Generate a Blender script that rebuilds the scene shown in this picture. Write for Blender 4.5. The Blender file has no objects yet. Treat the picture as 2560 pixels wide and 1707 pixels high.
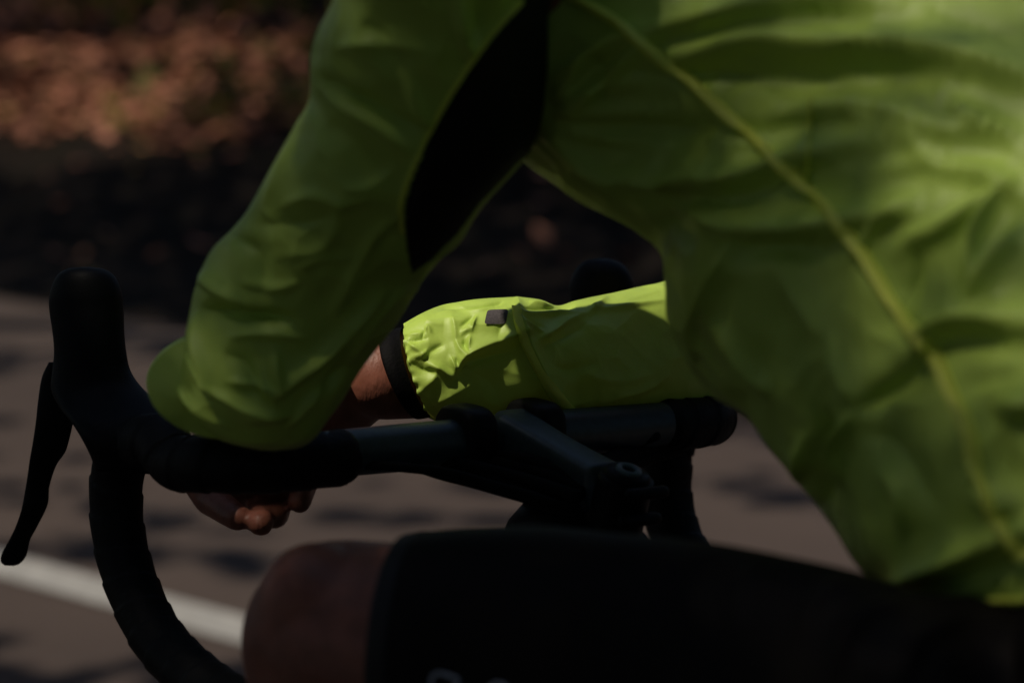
import bpy, math, random
import numpy as np
from mathutils import Vector
from mathutils.bvhtree import BVHTree

rng = np.random.default_rng(7)
random.seed(7)
SC = bpy.context.scene
COL = SC.collection

# ------------------------------------------------------------------ camera
F_PX, CX, CY = 85.0 / 36.0 * 2560.0, 1280.0, 853.5
PITCH = math.radians(10.0)
CAM = np.array([0.0, 0.0, 1.3])
RT = np.array([1.0, 0.0, 0.0])
FW = np.array([0.0, math.cos(PITCH), -math.sin(PITCH)])
UP = np.array([0.0, math.sin(PITCH), math.cos(PITCH)])
cam = bpy.data.cameras.new('camera')
cam.lens, cam.sensor_width = 85.0, 36.0
cam.clip_start, cam.clip_end = 0.05, 400.0
cam.dof.use_dof = True
cam.dof.focus_distance = 1.56
cam.dof.aperture_fstop = 4.5
cam.dof.aperture_blades = 0
cam_ob = bpy.data.objects.new('camera', cam)
COL.objects.link(cam_ob)
cam_ob.location = CAM
cam_ob.rotation_euler = (math.radians(90) - PITCH, 0, 0)
SC.camera = cam_ob

# ------------------------------------------------------------------ light
SUN = np.array([-0.42, -0.26, 0.87]); SUN /= np.linalg.norm(SUN)
EL = math.asin(SUN[2]); AZ = math.atan2(SUN[0], SUN[1])
world = bpy.data.worlds.new('World'); SC.world = world
world.use_nodes = True
wn = world.node_tree
bg = wn.nodes['Background']
sky = wn.nodes.new('ShaderNodeTexSky')
sky.sky_type = 'NISHITA'; sky.sun_disc = False
sky.sun_elevation = EL; sky.sun_rotation = AZ
wn.links.new(sky.outputs[0], bg.inputs['Color'])
bg.inputs['Strength'].default_value = 0.06
sl = bpy.data.lights.new('sun', 'SUN')
sl.energy = 2.7; sl.angle = math.radians(0.5); sl.color = (1.0, 0.88, 0.72)
sun_ob = bpy.data.objects.new('sun', sl); COL.objects.link(sun_ob)
sun_ob.rotation_euler = Vector(SUN).to_track_quat('Z', 'Y').to_euler()
sun_ob.location = (2, 0, 12)
SC.view_settings.view_transform = 'Standard'
SC.view_settings.look = 'None'
SC.view_settings.exposure = 0.4
SC.view_settings.gamma = 1.0
SC.view_settings.use_curve_mapping = False
SC.render.engine = 'CYCLES'
SC.cycles.max_bounces = 8
SC.cycles.use_denoising = True

# ------------------------------------------------------------------ maths
def P(px, py, d):
    return CAM + RT * ((px - CX) / F_PX * d) + UP * (-(py - CY) / F_PX * d) + FW * d

def proj(v):
    q = np.asarray(v) - CAM
    d = q @ FW
    return (q @ RT) / d * F_PX + CX, -(q @ UP) / d * F_PX + CY, d

def ray(px, py):
    r = RT * ((px - CX) / F_PX) + UP * (-(py - CY) / F_PX) + FW
    return r

def G(px, py, z=0.0):
    r = ray(px, py)
    return CAM + r * ((z - CAM[2]) / r[2])

def nrm(v):
    v = np.asarray(v, float)
    return v / (np.linalg.norm(v, axis=-1, keepdims=True) + 1e-12)

YAW, LEAN = math.radians(38), math.radians(3.5)
F0 = np.array([-math.sin(YAW), math.cos(YAW), 0.0])
R0 = np.array([math.cos(YAW), math.sin(YAW), 0.0])
Z0 = np.array([0, 0, 1.0])
BR = R0 * math.cos(LEAN) - Z0 * math.sin(LEAN)
BU = Z0 * math.cos(LEAN) + R0 * math.sin(LEAN)
BF = F0
BC = P(1270, 1095, 1.54)
def bk(r, f, u):
    return BC + BR * r + BF * f + BU * u

def on_plane(px, py, r):
    """where the view ray meets the bike's own plane at sideways offset r"""
    q = ray(px, py)
    t = ((bk(r, 0, 0) - CAM) @ BR) / (q @ BR)
    return CAM + q * t

def catmull(pts, n):
    pts = np.asarray(pts, float)
    k = len(pts)
    t = np.linspace(0, k - 1, n)
    i = np.clip(t.astype(int), 0, k - 2)
    f = (t - i)[:, None]
    p1, p2 = pts[i], pts[i + 1]
    p0 = np.where((i > 0)[:, None], pts[np.maximum(i - 1, 0)], 2 * p1 - p2)
    p3 = np.where((i + 2 < k)[:, None], pts[np.minimum(i + 2, k - 1)], 2 * p2 - p1)
    return 0.5 * (2 * p1 + (p2 - p0) * f + (2 * p0 - 5 * p1 + 4 * p2 - p3) * f ** 2 + (3 * p1 - p0 - 3 * p2 + p3) * f ** 3)

def noise3(p, scale, seed=0, octaves=3):
    """cheap smooth pseudo noise, sums of rotated sines"""
    r = np.random.default_rng(seed)
    out = np.zeros(len(p)); a = 1.0
    for o in range(octaves):
        for k in range(5):
            d = nrm(r.normal(size=3)) * scale * (2 ** o) * r.uniform(0.7, 1.4)
            out += a * np.sin(p @ d + r.uniform(0, 6.28)) / 3.0
        a *= 0.5
    return out

# ------------------------------------------------------------------ objects
def mesh_obj(name, verts, faces, mat, parent=None, smooth=True):
    me = bpy.data.meshes.new(name)
    me.from_pydata([tuple(v) for v in verts], [], [tuple(int(i) for i in f) for f in faces])
    me.update()
    if smooth:
        me.polygons.foreach_set('use_smooth', [True] * len(me.polygons))
    me.materials.append(mat)
    o = bpy.data.objects.new(name, me); COL.objects.link(o)
    if parent is not None:
        o.parent = parent
        o.matrix_parent_inverse = parent.matrix_world.inverted()
    return o

def quads_obj(name, V, nper, mat, parent=None):
    """V: (n, nper, 3) loose polygons in one mesh"""
    n = len(V)
    me = bpy.data.meshes.new(name)
    me.vertices.add(n * nper); me.loops.add(n * nper); me.polygons.add(n)
    me.vertices.foreach_set('co', V.reshape(-1).astype(np.float32))
    me.loops.foreach_set('vertex_index', np.arange(n * nper, dtype=np.int32))
    me.polygons.foreach_set('loop_start', np.arange(0, n * nper, nper, dtype=np.int32))
    me.polygons.foreach_set('loop_total', np.full(n, nper, dtype=np.int32))
    me.update(calc_edges=True)
    me.materials.append(mat)
    o = bpy.data.objects.new(name, me); COL.objects.link(o)
    if parent is not None:
        o.parent = parent
        o.matrix_parent_inverse = parent.matrix_world.inverted()
    return o

def empty(name, loc, label, cat, group=None):
    o = bpy.data.objects.new(name, None); COL.objects.link(o)
    o.location = loc; o.empty_display_size = 0.1
    o['label'] = label; o['category'] = cat
    if group: o['group'] = group
    bpy.context.view_layer.update()
    return o

def grid_faces(n, m, wrap=True, flip=False):
    i = np.arange(n - 1)[:, None]; j = np.arange(m if wrap else m - 1)[None, :]
    j2 = (j + 1) % m
    a = i * m + j; b = i * m + j2; c = (i + 1) * m + j2; d = (i + 1) * m + j
    f = np.stack([a, b, c, d], -1).reshape(-1, 4)
    return f[:, ::-1] if flip else f

def orient(V, Fc):
    """wind the faces so that normals point outward"""
    Vc = V - V.mean(0)
    q = np.array([(f[0], f[1], f[2]) for f in Fc] + [(f[0], f[2], f[3]) for f in Fc if len(f) == 4])
    vol = np.einsum('ij,ij->i', Vc[q[:, 0]], np.cross(Vc[q[:, 1]], Vc[q[:, 2]])).sum()
    return Fc if vol > 0 else [tuple(f[::-1]) for f in Fc]

def sweep(C, A, B, m=32, caps=(True, True), power=1.0):
    """rings C + A cos + B sin; returns verts, faces, theta"""
    n = len(C)
    th = np.linspace(0, 2 * np.pi, m, endpoint=False)
    c, s = np.cos(th), np.sin(th)
    if power != 1.0:
        c = np.sign(c) * np.abs(c) ** power; s = np.sign(s) * np.abs(s) ** power
    V = (C[:, None, :] + A[:, None, :] * c[None, :, None] + B[:, None, :] * s[None, :, None]).reshape(-1, 3)
    Fc = [tuple(f) for f in grid_faces(n, m)]
    V = list(V)
    if caps[0]:
        V.append(C[0]); k = len(V) - 1
        Fc += [(k, (j + 1) % m, j) for j in range(m)]
    if caps[1]:
        V.append(C[-1]); k = len(V) - 1; o = (n - 1) * m
        Fc += [(k, o + j, o + (j + 1) % m) for j in range(m)]
    V = np.array(V)
    return V, orient(V, Fc), th

def loft_px(stations, n, m=64, caps=(True, True)):
    """stations: (Lx,Ly,Rx,Ry,depth,depth_radius[,bx])  silhouette pairs -> solid"""
    S = np.array([list(s) + [0.0] * (7 - len(s)) for s in stations], float)
    S = catmull(S, n)
    L = np.array([P(s[0], s[1], s[4]) for s in S]); R = np.array([P(s[2], s[3], s[4]) for s in S])
    C = (L + R) / 2; A = (R - L) / 2
    B = nrm(C - CAM) * np.maximum(S[:, 5:6], 0.0005) + RT[None] * (S[:, 6:7] / F_PX * S[:, 4:5])
    return sweep(C, A, B, m, caps)

def tube(path, rad, n=40, m=20, round_ends=True, squash=None):
    """round tube along 3-D points; rad scalar or list"""
    path = np.asarray(path, float)
    rads = np.full(len(path), rad) if np.isscalar(rad) else np.asarray(rad, float)
    Q = catmull(np.hstack([path, rads[:, None]]), n)
    C, r = Q[:, :3], Q[:, 3]
    T = nrm(np.gradient(C, axis=0))
    ref = np.array([0, 0, 1.0]) if abs(T[:, 2]).mean() < 0.8 else np.array([0, 1.0, 0])
    A = nrm(np.cross(T, ref)); B = nrm(np.cross(T, A))
    if round_ends:
        k = 6
        ang = np.linspace(0, np.pi / 2, k)[:-1]
        h0 = [(C[0] - T[0] * r[0] * math.cos(a), r[0] * max(math.sin(a), 0.02), A[0], B[0]) for a in ang]
        h1 = [(C[-1] + T[-1] * r[-1] * math.cos(a), r[-1] * max(math.sin(a), 0.02), A[-1], B[-1]) for a in ang[::-1]]
        C = np.vstack([[h[0] for h in h0], C, [h[0] for h in h1]])
        r = np.concatenate([[h[1] for h in h0], r, [h[1] for h in h1]])
        A = np.vstack([[h[2] for h in h0], A, [h[2] for h in h1]])
        B = np.vstack([[h[3] for h in h0], B, [h[3] for h in h1]])
    sa, sb = (1, 1) if squash is None else squash
    V, Fc, _ = sweep(C, A * r[:, None] * sa, B * r[:, None] * sb, m)
    return V, Fc

def join(parts):
    V, Fc, o = [], [], 0
    for v, f in parts:
        V.append(np.asarray(v)); Fc += [tuple(int(i) + o for i in q) for q in f]; o += len(v)
    return np.vstack(V), Fc

def vnormals(V, Fc):
    N = np.zeros_like(V)
    q = np.array([f if len(f) == 4 else (f[0], f[1], f[2], f[2]) for f in Fc])
    n = np.cross(V[q[:, 2]] - V[q[:, 0]], V[q[:, 3]] - V[q[:, 1]])
    tri = q[:, 2] == q[:, 3]
    n[tri] = np.cross(V[q[tri, 1]] - V[q[tri, 0]], V[q[tri, 2]] - V[q[tri, 0]])
    for k in range(4):
        np.add.at(N, q[:, k], n)
    return nrm(N)

def fold_field(px, py, folds):
    out = np.zeros(len(px))
    for pts, amp, wa, wb in folds:
        pl = catmull(pts, max(12, 8 * len(pts)))
        best = np.full(len(px), 1e9); bu = np.zeros(len(px)); bs = np.zeros(len(px))
        W = max(wa, wb) * 3
        sel = np.where((px > pl[:, 0].min() - W) & (px < pl[:, 0].max() + W) & (py > pl[:, 1].min() - W) & (py < pl[:, 1].max() + W))[0]
        if len(sel) == 0: continue
        x, y = px[sel], py[sel]
        b = np.full(len(sel), 1e9); u = np.zeros(len(sel)); s = np.zeros(len(sel))
        K = len(pl) - 1
        for k in range(K):
            dx, dy = pl[k + 1] - pl[k]
            L2 = dx * dx + dy * dy + 1e-9
            t = np.clip(((x - pl[k, 0]) * dx + (y - pl[k, 1]) * dy) / L2, 0, 1)
            ox, oy = x - pl[k, 0] - t * dx, y - pl[k, 1] - t * dy
            d = np.hypot(ox, oy)
            c = d < b
            b = np.where(c, d, b); u = np.where(c, (k + t) / K, u)
            s = np.where(c, dx * oy - dy * ox, s)
        w = np.where(s > 0, wb, wa)
        taper = np.clip(np.sin(np.pi * np.clip(u, 0.02, 0.98)), 0, 1) ** 0.6
        out[sel] += amp * taper * np.exp(-(np.sqrt((b / w) ** 2 + 0.02) - 0.14) * 1.5)
    return out

def relax(V, n, m, it=3):
    """ease the grid of a cloth tube so that folds turn smoothly"""
    g = V[:n * m].reshape(n, m, 3)
    for _ in range(it):
        a = (np.roll(g, 1, 1) + 2 * g + np.roll(g, -1, 1)) / 4
        a[1:-1] = (a[:-2] + 2 * a[1:-1] + a[2:]) / 4
        g = a
    V[:n * m] = g.reshape(-1, 3)
    return V

def displace(V, Fc, folds, wrinkle=(), ridged=()):
    """raise real folds on a cloth surface along its normals"""
    N = vnormals(V, Fc)
    # outward
    ctr = V.mean(0)
    px, py, d = proj(V)
    vd = nrm(V - CAM)
    facing = -(N * vd).sum(1)
    w = np.clip(facing * 2.2 + 0.25, 0, 1)
    h = fold_field(px, py, folds) * 0.001 * w
    for sc, amp, seed in wrinkle:
        nz = noise3(V, sc, seed, 3)
        h += amp * 0.001 * nz
    for sc, amp, seed in ridged:
        a = 1 - np.abs(np.tanh(noise3(V, sc, seed, 2) * 1.6))
        mask = np.clip(0.5 + noise3(V, sc * .45, seed + 1, 1), 0.1, 1.2)
        h += amp * 0.001 * a ** 3.5 * mask
    return V + N * h[:, None]

# ------------------------------------------------------------------ materials
def new_mat(name):
    m = bpy.data.materials.new(name); m.use_nodes = True
    nt = m.node_tree
    return m, nt, nt.nodes['Principled BSDF'], nt.nodes['Material Output']

def add_noise(nt, scale, detail=4, coord='Object', stretch=None):
    tc = nt.nodes.new('ShaderNodeTexCoord')
    no = nt.nodes.new('ShaderNodeTexNoise')
    no.inputs['Scale'].default_value = scale; no.inputs['Detail'].default_value = detail
    src = tc.outputs[coord]
    if stretch:
        mp = nt.nodes.new('ShaderNodeMapping'); mp.inputs['Scale'].default_value = stretch
        nt.links.new(src, mp.inputs['Vector']); src = mp.outputs[0]
    nt.links.new(src, no.inputs['Vector'])
    return no

def add_ramp(nt, fac, stops):
    r = nt.nodes.new('ShaderNodeValToRGB')
    e = r.color_ramp.elements
    while len(e) < len(stops): e.new(0.5)
    for k, (p, c) in enumerate(stops):
        e[k].position = p; e[k].color = (*c, 1)
    nt.links.new(fac, r.inputs[0])
    return r

def add_bump(nt, height, strength, dist, target):
    b = nt.nodes.new('ShaderNodeBump')
    b.inputs['Strength'].default_value = strength; b.inputs['Distance'].default_value = dist
    nt.links.new(height, b.inputs['Height'])
    nt.links.new(b.outputs[0], target)
    return b

def simple(name, color, rough=0.5, metal=0.0, vary=0.25, scale=60, bump=0.2, bdist=0.001, spec=0.5, stretch=None, sheen=0.0):
    m, nt, p, out = new_mat(name)
    no = add_noise(nt, scale, 5, stretch=stretch)
    lo = tuple(c * (1 - vary) for c in color); hi = tuple(min(1, c * (1 + vary)) for c in color)
    r = add_ramp(nt, no.outputs[0], [(0.3, lo), (0.7, hi)])
    nt.links.new(r.outputs[0], p.inputs['Base Color'])
    p.inputs['Roughness'].default_value = rough; p.inputs['Metallic'].default_value = metal
    p.inputs['Specular IOR Level'].default_value = spec
    if sheen: p.inputs['Sheen Weight'].default_value = sheen
    if bump: add_bump(nt, no.outputs[0], bump, bdist, p.inputs['Normal'])
    return m

def fabric(name, base, trans, mix=0.35, crinkle=0.5):
    m, nt, p, out = new_mat(name)
    no = add_noise(nt, 9, 3)
    r = add_ramp(nt, no.outputs[0], [(0.3, tuple(c * 0.93 for c in base)), (0.7, tuple(min(1, c * 1.05) for c in base))])
    nt.links.new(r.outputs[0], p.inputs['Base Color'])
    p.inputs['Roughness'].default_value = 0.48
    p.inputs['Specular IOR Level'].default_value = 0.5
    # fine crumple + thread
    n1 = add_noise(nt, 38, 4); n2 = add_noise(nt, 1300, 2)
    b1 = add_bump(nt, n1.outputs[0], crinkle, 0.004, p.inputs['Normal'])
    b2 = nt.nodes.new('ShaderNodeBump'); b2.inputs['Strength'].default_value = 0.3; b2.inputs['Distance'].default_value = 0.0004
    nt.links.new(n2.outputs[0], b2.inputs['Height']); nt.links.new(b2.outputs[0], b1.inputs['Normal'])
    vo = nt.nodes.new('ShaderNodeTexVoronoi'); vo.feature = 'SMOOTH_F1'; vo.inputs['Scale'].default_value = 17; vo.inputs['Smoothness'].default_value = 0.12
    wp = add_noise(nt, 12, 2)
    mxv = nt.nodes.new('ShaderNodeMix'); mxv.data_type = 'RGBA'; mxv.blend_type = 'LINEAR_LIGHT'; mxv.inputs[0].default_value = 0.10
    tcv = nt.nodes.new('ShaderNodeTexCoord')
    nt.links.new(tcv.outputs['Object'], mxv.inputs[6]); nt.links.new(wp.outputs[1], mxv.inputs[7]); nt.links.new(mxv.outputs[2], vo.inputs['Vector'])
    b3 = nt.nodes.new('ShaderNodeBump'); b3.inputs['Strength'].default_value = crinkle * 1.2; b3.inputs['Distance'].default_value = 0.018
    nt.links.new(vo.outputs['Distance'], b3.inputs['Height']); nt.links.new(b3.outputs[0], b2.inputs['Normal'])
    t = nt.nodes.new('ShaderNodeBsdfTranslucent'); t.inputs['Color'].default_value = (*trans, 1)
    nt.links.new(b1.outputs[0], t.inputs['Normal'])
    mx = nt.nodes.new('ShaderNodeMixShader'); mx.inputs[0].default_value = mix
    nt.links.new(p.outputs[0], mx.inputs[1]); nt.links.new(t.outputs[0], mx.inputs[2])
    nt.links.new(mx.outputs[0], out.inputs['Surface'])
    return m

def leaf_mat(name, stops, trans=0.3, rough=0.6):
    m, nt, p, out = new_mat(name)
    g = nt.nodes.new('ShaderNodeNewGeometry')
    r = add_ramp(nt, g.outputs['Random Per Island'], stops)
    nt.links.new(r.outputs[0], p.inputs['Base Color'])
    p.inputs['Roughness'].default_value = rough
    p.inputs['Specular IOR Level'].default_value = 0.25
    if trans:
        t = nt.nodes.new('ShaderNodeBsdfTranslucent'); nt.links.new(r.outputs[0], t.inputs['Color'])
        mx = nt.nodes.new('ShaderNodeMixShader'); mx.inputs[0].default_value = trans
        nt.links.new(p.outputs[0], mx.inputs[1]); nt.links.new(t.outputs[0], mx.inputs[2])
        nt.links.new(mx.outputs[0], out.inputs['Surface'])
    return m

M = {}
M['jacket'] = fabric('yellow_green_nylon', (0.47, 0.66, 0.11), (0.66, 0.70, 0.03), 0.15, 0.3)
M['seam'] = fabric('lit_seam_tape', (0.80, 0.90, 0.14), (0.85, 0.86, 0.05), 0.25, 0.1)  # paler than the jacket to imitate light caught by the raised seams
M['mesh_black'] = simple('black_stretch_knit', (0.0045, 0.0045, 0.0045), 0.6, scale=420, bump=0.9, spec=0.3)
M['shorts'] = simple('black_lycra', (0.0060, 0.0048, 0.0040), 0.6, scale=900, bump=0.3, spec=0.08)
M['band'] = simple('black_strap', (0.003, 0.003, 0.0035), 0.7, scale=500, bump=0.4, spec=0.08)
M['patch'] = simple('grey_print', (0.085, 0.075, 0.078), 0.6, scale=800, bump=0.3, spec=0.3)
M['print'] = simple('pale_print', (0.30, 0.32, 0.36), 0.6, scale=300, bump=0.1)
M['hood'] = simple('black_rubber', (0.0035, 0.0042, 0.0048), 0.55, scale=700, bump=0.25, spec=0.10)
M['tape'] = simple('black_bar_tape', (0.0035, 0.0033, 0.0030), 0.6, scale=260, bump=0.6, spec=0.16)
M['alloy'] = simple('dark_anodised', (0.023, 0.040, 0.048), 0.42, metal=0.0, scale=200, bump=0.08, spec=0.5)
M['black_alloy'] = simple('black_alloy', (0.004, 0.0042, 0.0045), 0.5, scale=200, bump=0.1, spec=0.15)
M['bolt'] = simple('blued_bolt', (0.09, 0.14, 0.17), 0.4, scale=100, bump=0.05)
M['steel'] = simple('pale_steel', (0.35, 0.36, 0.37), 0.35, metal=0.9, scale=100, bump=0.05)
M['frame'] = simple('dark_frame_paint', (0.003, 0.0032, 0.0034), 0.5, scale=40, bump=0.02, spec=0.12)
M['rubber'] = simple('tyre_rubber', (0.005, 0.005, 0.005), 0.8, scale=300, bump=0.3, spec=0.1)

def skin_mat():
    m, nt, p, out = new_mat('skin')
    n1 = add_noise(nt, 70, 5); n2 = add_noise(nt, 420, 3, stretch=(1, 1, 0.35))
    r = add_ramp(nt, n1.outputs[0], [(0.3, (0.16, 0.058, 0.037)), (0.7, (0.25, 0.09, 0.058))])
    nt.links.new(r.outputs[0], p.inputs['Base Color'])
    p.inputs['Roughness'].default_value = 0.5
    p.inputs['Specular IOR Level'].default_value = 0.35
    p.inputs['Subsurface Weight'].default_value = 0.15
    p.inputs['Subsurface Radius'].default_value = (1.0, 0.35, 0.2)
    p.inputs['Subsurface Scale'].default_value = 0.004
    add_bump(nt, n2.outputs[0], 0.45, 0.0012, p.inputs['Normal'])
    return m
M['skin'] = skin_mat()

# ================================================================== SETTING
E0, E1 = G(0, 752), G(400, 817)
RD = nrm(E1 - E0)
if RD[0] < 0: RD = -RD
RN = np.array([-RD[1], RD[0], 0.0])
if RN[1] < 0: RN = -RN
def rc(x, y):
    """road coords: s along, t across (0 at the far edge, positive beyond)"""
    q = np.stack([np.asarray(x) - E0[0], np.asarray(y) - E0[1]], -1)
    return q @ RD[:2], q @ RN[:2]
def rp(s, t, z=0.0):
    return np.array([E0[0] + RD[0] * s + RN[0] * t, E0[1] + RD[1] * s + RN[1] * t, z])
def bank_z(x, y):
    s, t = rc(x, y)
    p = np.stack([np.asarray(x), np.asarray(y), np.zeros_like(x)], -1).reshape(-1, 3)
    k = np.clip(t - 1.0, 0, None).reshape(-1)
    z = 0.30 * k - 0.10 * np.minimum(k, 1.0) + np.clip(k, 0, 1) * (0.10 * noise3(p, 1.3, 3, 3))
    z = np.where(k > 14, 0.3 * 14 + 0.1 * (k - 14), z)
    return z.reshape(np.shape(x))

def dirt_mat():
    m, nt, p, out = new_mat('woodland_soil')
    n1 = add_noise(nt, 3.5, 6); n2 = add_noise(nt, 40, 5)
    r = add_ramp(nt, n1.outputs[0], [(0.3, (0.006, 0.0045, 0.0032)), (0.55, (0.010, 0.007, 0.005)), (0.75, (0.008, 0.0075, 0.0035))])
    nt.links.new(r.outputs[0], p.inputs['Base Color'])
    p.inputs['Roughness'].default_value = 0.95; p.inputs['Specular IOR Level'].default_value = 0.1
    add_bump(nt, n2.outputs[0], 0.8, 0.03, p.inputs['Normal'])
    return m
M['soil'] = dirt_mat()
def asphalt_mat():
    m, nt, p, out = new_mat('asphalt')
    n1 = add_noise(nt, 1.1, 5); n2 = add_noise(nt, 160, 3)
    r = add_ramp(nt, n1.outputs[0], [(0.3, (0.068, 0.051, 0.045)), (0.7, (0.090, 0.068, 0.059))])
    mul = nt.nodes.new('ShaderNodeMix'); mul.data_type = 'RGBA'; mul.blend_type = 'MULTIPLY'
    mul.inputs[0].default_value = 0.5
    nt.links.new(r.outputs[0], mul.inputs[6]); nt.links.new(n2.outputs[0], mul.inputs[7])
    nt.links.new(mul.outputs[2], p.inputs['Base Color'])
    p.inputs['Roughness'].default_value = 0.85; p.inputs['Specular IOR Level'].default_value = 0.25
    add_bump(nt, n2.outputs[0], 0.5, 0.004, p.inputs['Normal'])
    return m
M['asphalt'] = asphalt_mat()
M['line'] = simple('road_paint', (0.29, 0.29, 0.28), 0.7, scale=30, vary=0.18, bump=0.3)

# ground with the wooded bank
gs = np.concatenate([np.linspace(-60, -12, 14), np.linspace(-11.5, 11.5, 120), np.linspace(12, 60, 14)])
gt = np.concatenate([np.linspace(-60, -1, 16), np.linspace(-0.8, 12, 100), np.linspace(13, 90, 16)])
SS, TT = np.meshgrid(gs, gt, indexing='ij')
X = E0[0] + RD[0] * SS + RN[0] * TT; Y = E0[1] + RD[1] * SS + RN[1] * TT
Zg = bank_z(X, Y)
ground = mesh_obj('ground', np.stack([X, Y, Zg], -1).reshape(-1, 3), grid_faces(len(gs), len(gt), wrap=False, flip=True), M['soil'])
ground['kind'] = 'structure'; ground['label'] = 'dark leafy woodland bank rising beyond the far edge of the road'
road = mesh_obj('road', [rp(-60, -9, .006), rp(60, -9, .006), rp(60, 0, .006), rp(-60, 0, .006)], [(0, 1, 2, 3)], M['asphalt'], smooth=False)
road['kind'] = 'structure'; road['label'] = 'brown grey asphalt road dappled with shade behind the cyclist'
ta = rc(*G(300, 1470)[:2])[1]; tb = rc(*G(300, 1536)[:2])[1]
line = mesh_obj('road_line', [rp(-60, tb, .011), rp(60, tb, .011), rp(60, ta, .011), rp(-60, ta, .011)], [(0, 1, 2, 3)], M['line'], smooth=False)
line['kind'] = 'structure'; line['label'] = 'white painted line running along the road'

# --- leaves -------------------------------------------------------------
def leaves(C, size, tilt=1.0, elong=0.6, normal=None):
    n = len(C)
    N = nrm(rng.normal(size=(n, 3)) * tilt + (np.array([0, 0, 1.0]) if normal is None else normal))
    T = nrm(np.cross(N, rng.normal(size=(n, 3)))); B = np.cross(N, T)
    s = size[:, None]
    return np.stack([C - T * s * .5, C + B * s * .5 * elong - N * s * .06, C + T * s * .5 + N * s * .05, C - B * s * .5 * elong - N * s * .06], 1)

M['litter'] = leaf_mat('fallen_leaves', [(0.0, (0.11, 0.05, 0.03)), (0.45, (0.32, 0.135, 0.085)), (0.85, (0.56, 0.25, 0.16)), (1.0, (0.24, 0.17, 0.05))], 0.1)
M['weeds'] = leaf_mat('low_weeds', [(0.0, (0.04, 0.06, 0.008)), (0.6, (0.11, 0.12, 0.014)), (1.0, (0.22, 0.20, 0.018))], 0.35)
M['canopy'] = leaf_mat('tree_leaves', [(0.0, (0.02, 0.04, 0.009)), (0.6, (0.032, 0.058, 0.012)), (1.0, (0.045, 0.07, 0.015))], 0.05)
M['bark'] = simple('bark', (0.035, 0.025, 0.018), 0.9, scale=12, bump=1.0, bdist=0.03, stretch=(1, 1, 0.2))

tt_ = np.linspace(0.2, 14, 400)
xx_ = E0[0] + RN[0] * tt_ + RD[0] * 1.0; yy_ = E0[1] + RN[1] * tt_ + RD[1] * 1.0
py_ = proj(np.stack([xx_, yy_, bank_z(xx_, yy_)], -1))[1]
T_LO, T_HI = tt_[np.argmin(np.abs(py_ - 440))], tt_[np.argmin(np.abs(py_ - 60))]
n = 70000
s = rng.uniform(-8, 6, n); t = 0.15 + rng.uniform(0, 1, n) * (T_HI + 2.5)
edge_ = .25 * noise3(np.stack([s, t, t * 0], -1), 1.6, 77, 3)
thick = np.clip((t - T_LO + edge_ + .3) / .5, 0.006, 1) * np.clip((T_HI - t + edge_ + .2) / .6, 0.02, 1)  # leaves kept to the sunlit band; bare dark soil stands in for shade
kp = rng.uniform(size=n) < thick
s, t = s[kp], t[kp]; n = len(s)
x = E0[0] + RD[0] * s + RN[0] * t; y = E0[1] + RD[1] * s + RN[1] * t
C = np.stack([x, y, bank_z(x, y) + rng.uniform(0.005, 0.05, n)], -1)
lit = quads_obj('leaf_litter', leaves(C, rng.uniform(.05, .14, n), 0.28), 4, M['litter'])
lit['kind'] = 'stuff'; lit['label'] = 'reddish brown fallen leaves, dense only in the sunlit band of the woodland bank'
# weeds in clumps
cl = []
for k in range(70):
    s0 = rng.uniform(-8, 7); t0 = rng.uniform(T_LO - .2, T_HI + 2)
    m_ = rng.integers(25, 70)
    ss = s0 + rng.normal(0, .28, m_); tt = t0 + rng.normal(0, .2, m_)
    xx = E0[0] + RD[0] * ss + RN[0] * tt; yy = E0[1] + RD[1] * ss + RN[1] * tt
    cl.append(np.stack([xx, yy, bank_z(xx, yy) + rng.uniform(.02, .22, m_)], -1))
C = np.vstack(cl)
wd = quads_obj('undergrowth', leaves(C, rng.uniform(.06, .15, len(C)), 0.9), 4, M['weeds'])
wd['kind'] = 'stuff'; wd['label'] = 'low yellow green weeds scattered over the leafy bank'

# --- unseen tree canopy, shaped to aim sun and shade ----------------------------
# dark road bands and sunlit bank patches for which crown leaves are kept or cut
BANDS = [(-600, 880, 150, 915, 40), (300, 858, 480, 885, 24), (-600, 1030, 130, 1060, 16), (-600, 1215, 250, 1245, 26), (330, 1300, 700, 1330, 22), (-600, 1320, 260, 1380, 40),
         (380, 1385, 620, 1420, 25), (-600, 1630, 600, 1720, 80), (1650, 1070, 2000, 1100, 30), (1650, 1185, 2150, 1262, 36), (850, 1205, 1300, 1232, 16), (880, 1290, 1250, 1312, 14), (-600, 1130, 180, 1150, 10)]
SUNNY = [(60, 320, 130, 90), (180, 345, 90, 48), (300, 290, 80, 60), (400, 262, 42, 42), (490, 235, 45, 40), (650, 240, 42, 46), (735, 252, 45, 45), (250, 140, 230, 18), (480, 138, 140, 18), (700, 142, 60, 12),
         (60, 150, 70, 30), (330, 335, 70, 30), (560, 330, 60, 18), (180, 225, 90, 36), (-200, 300, 160, 120), (-250, 140, 200, 30), (1632, 660, 10, 14)]

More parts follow.
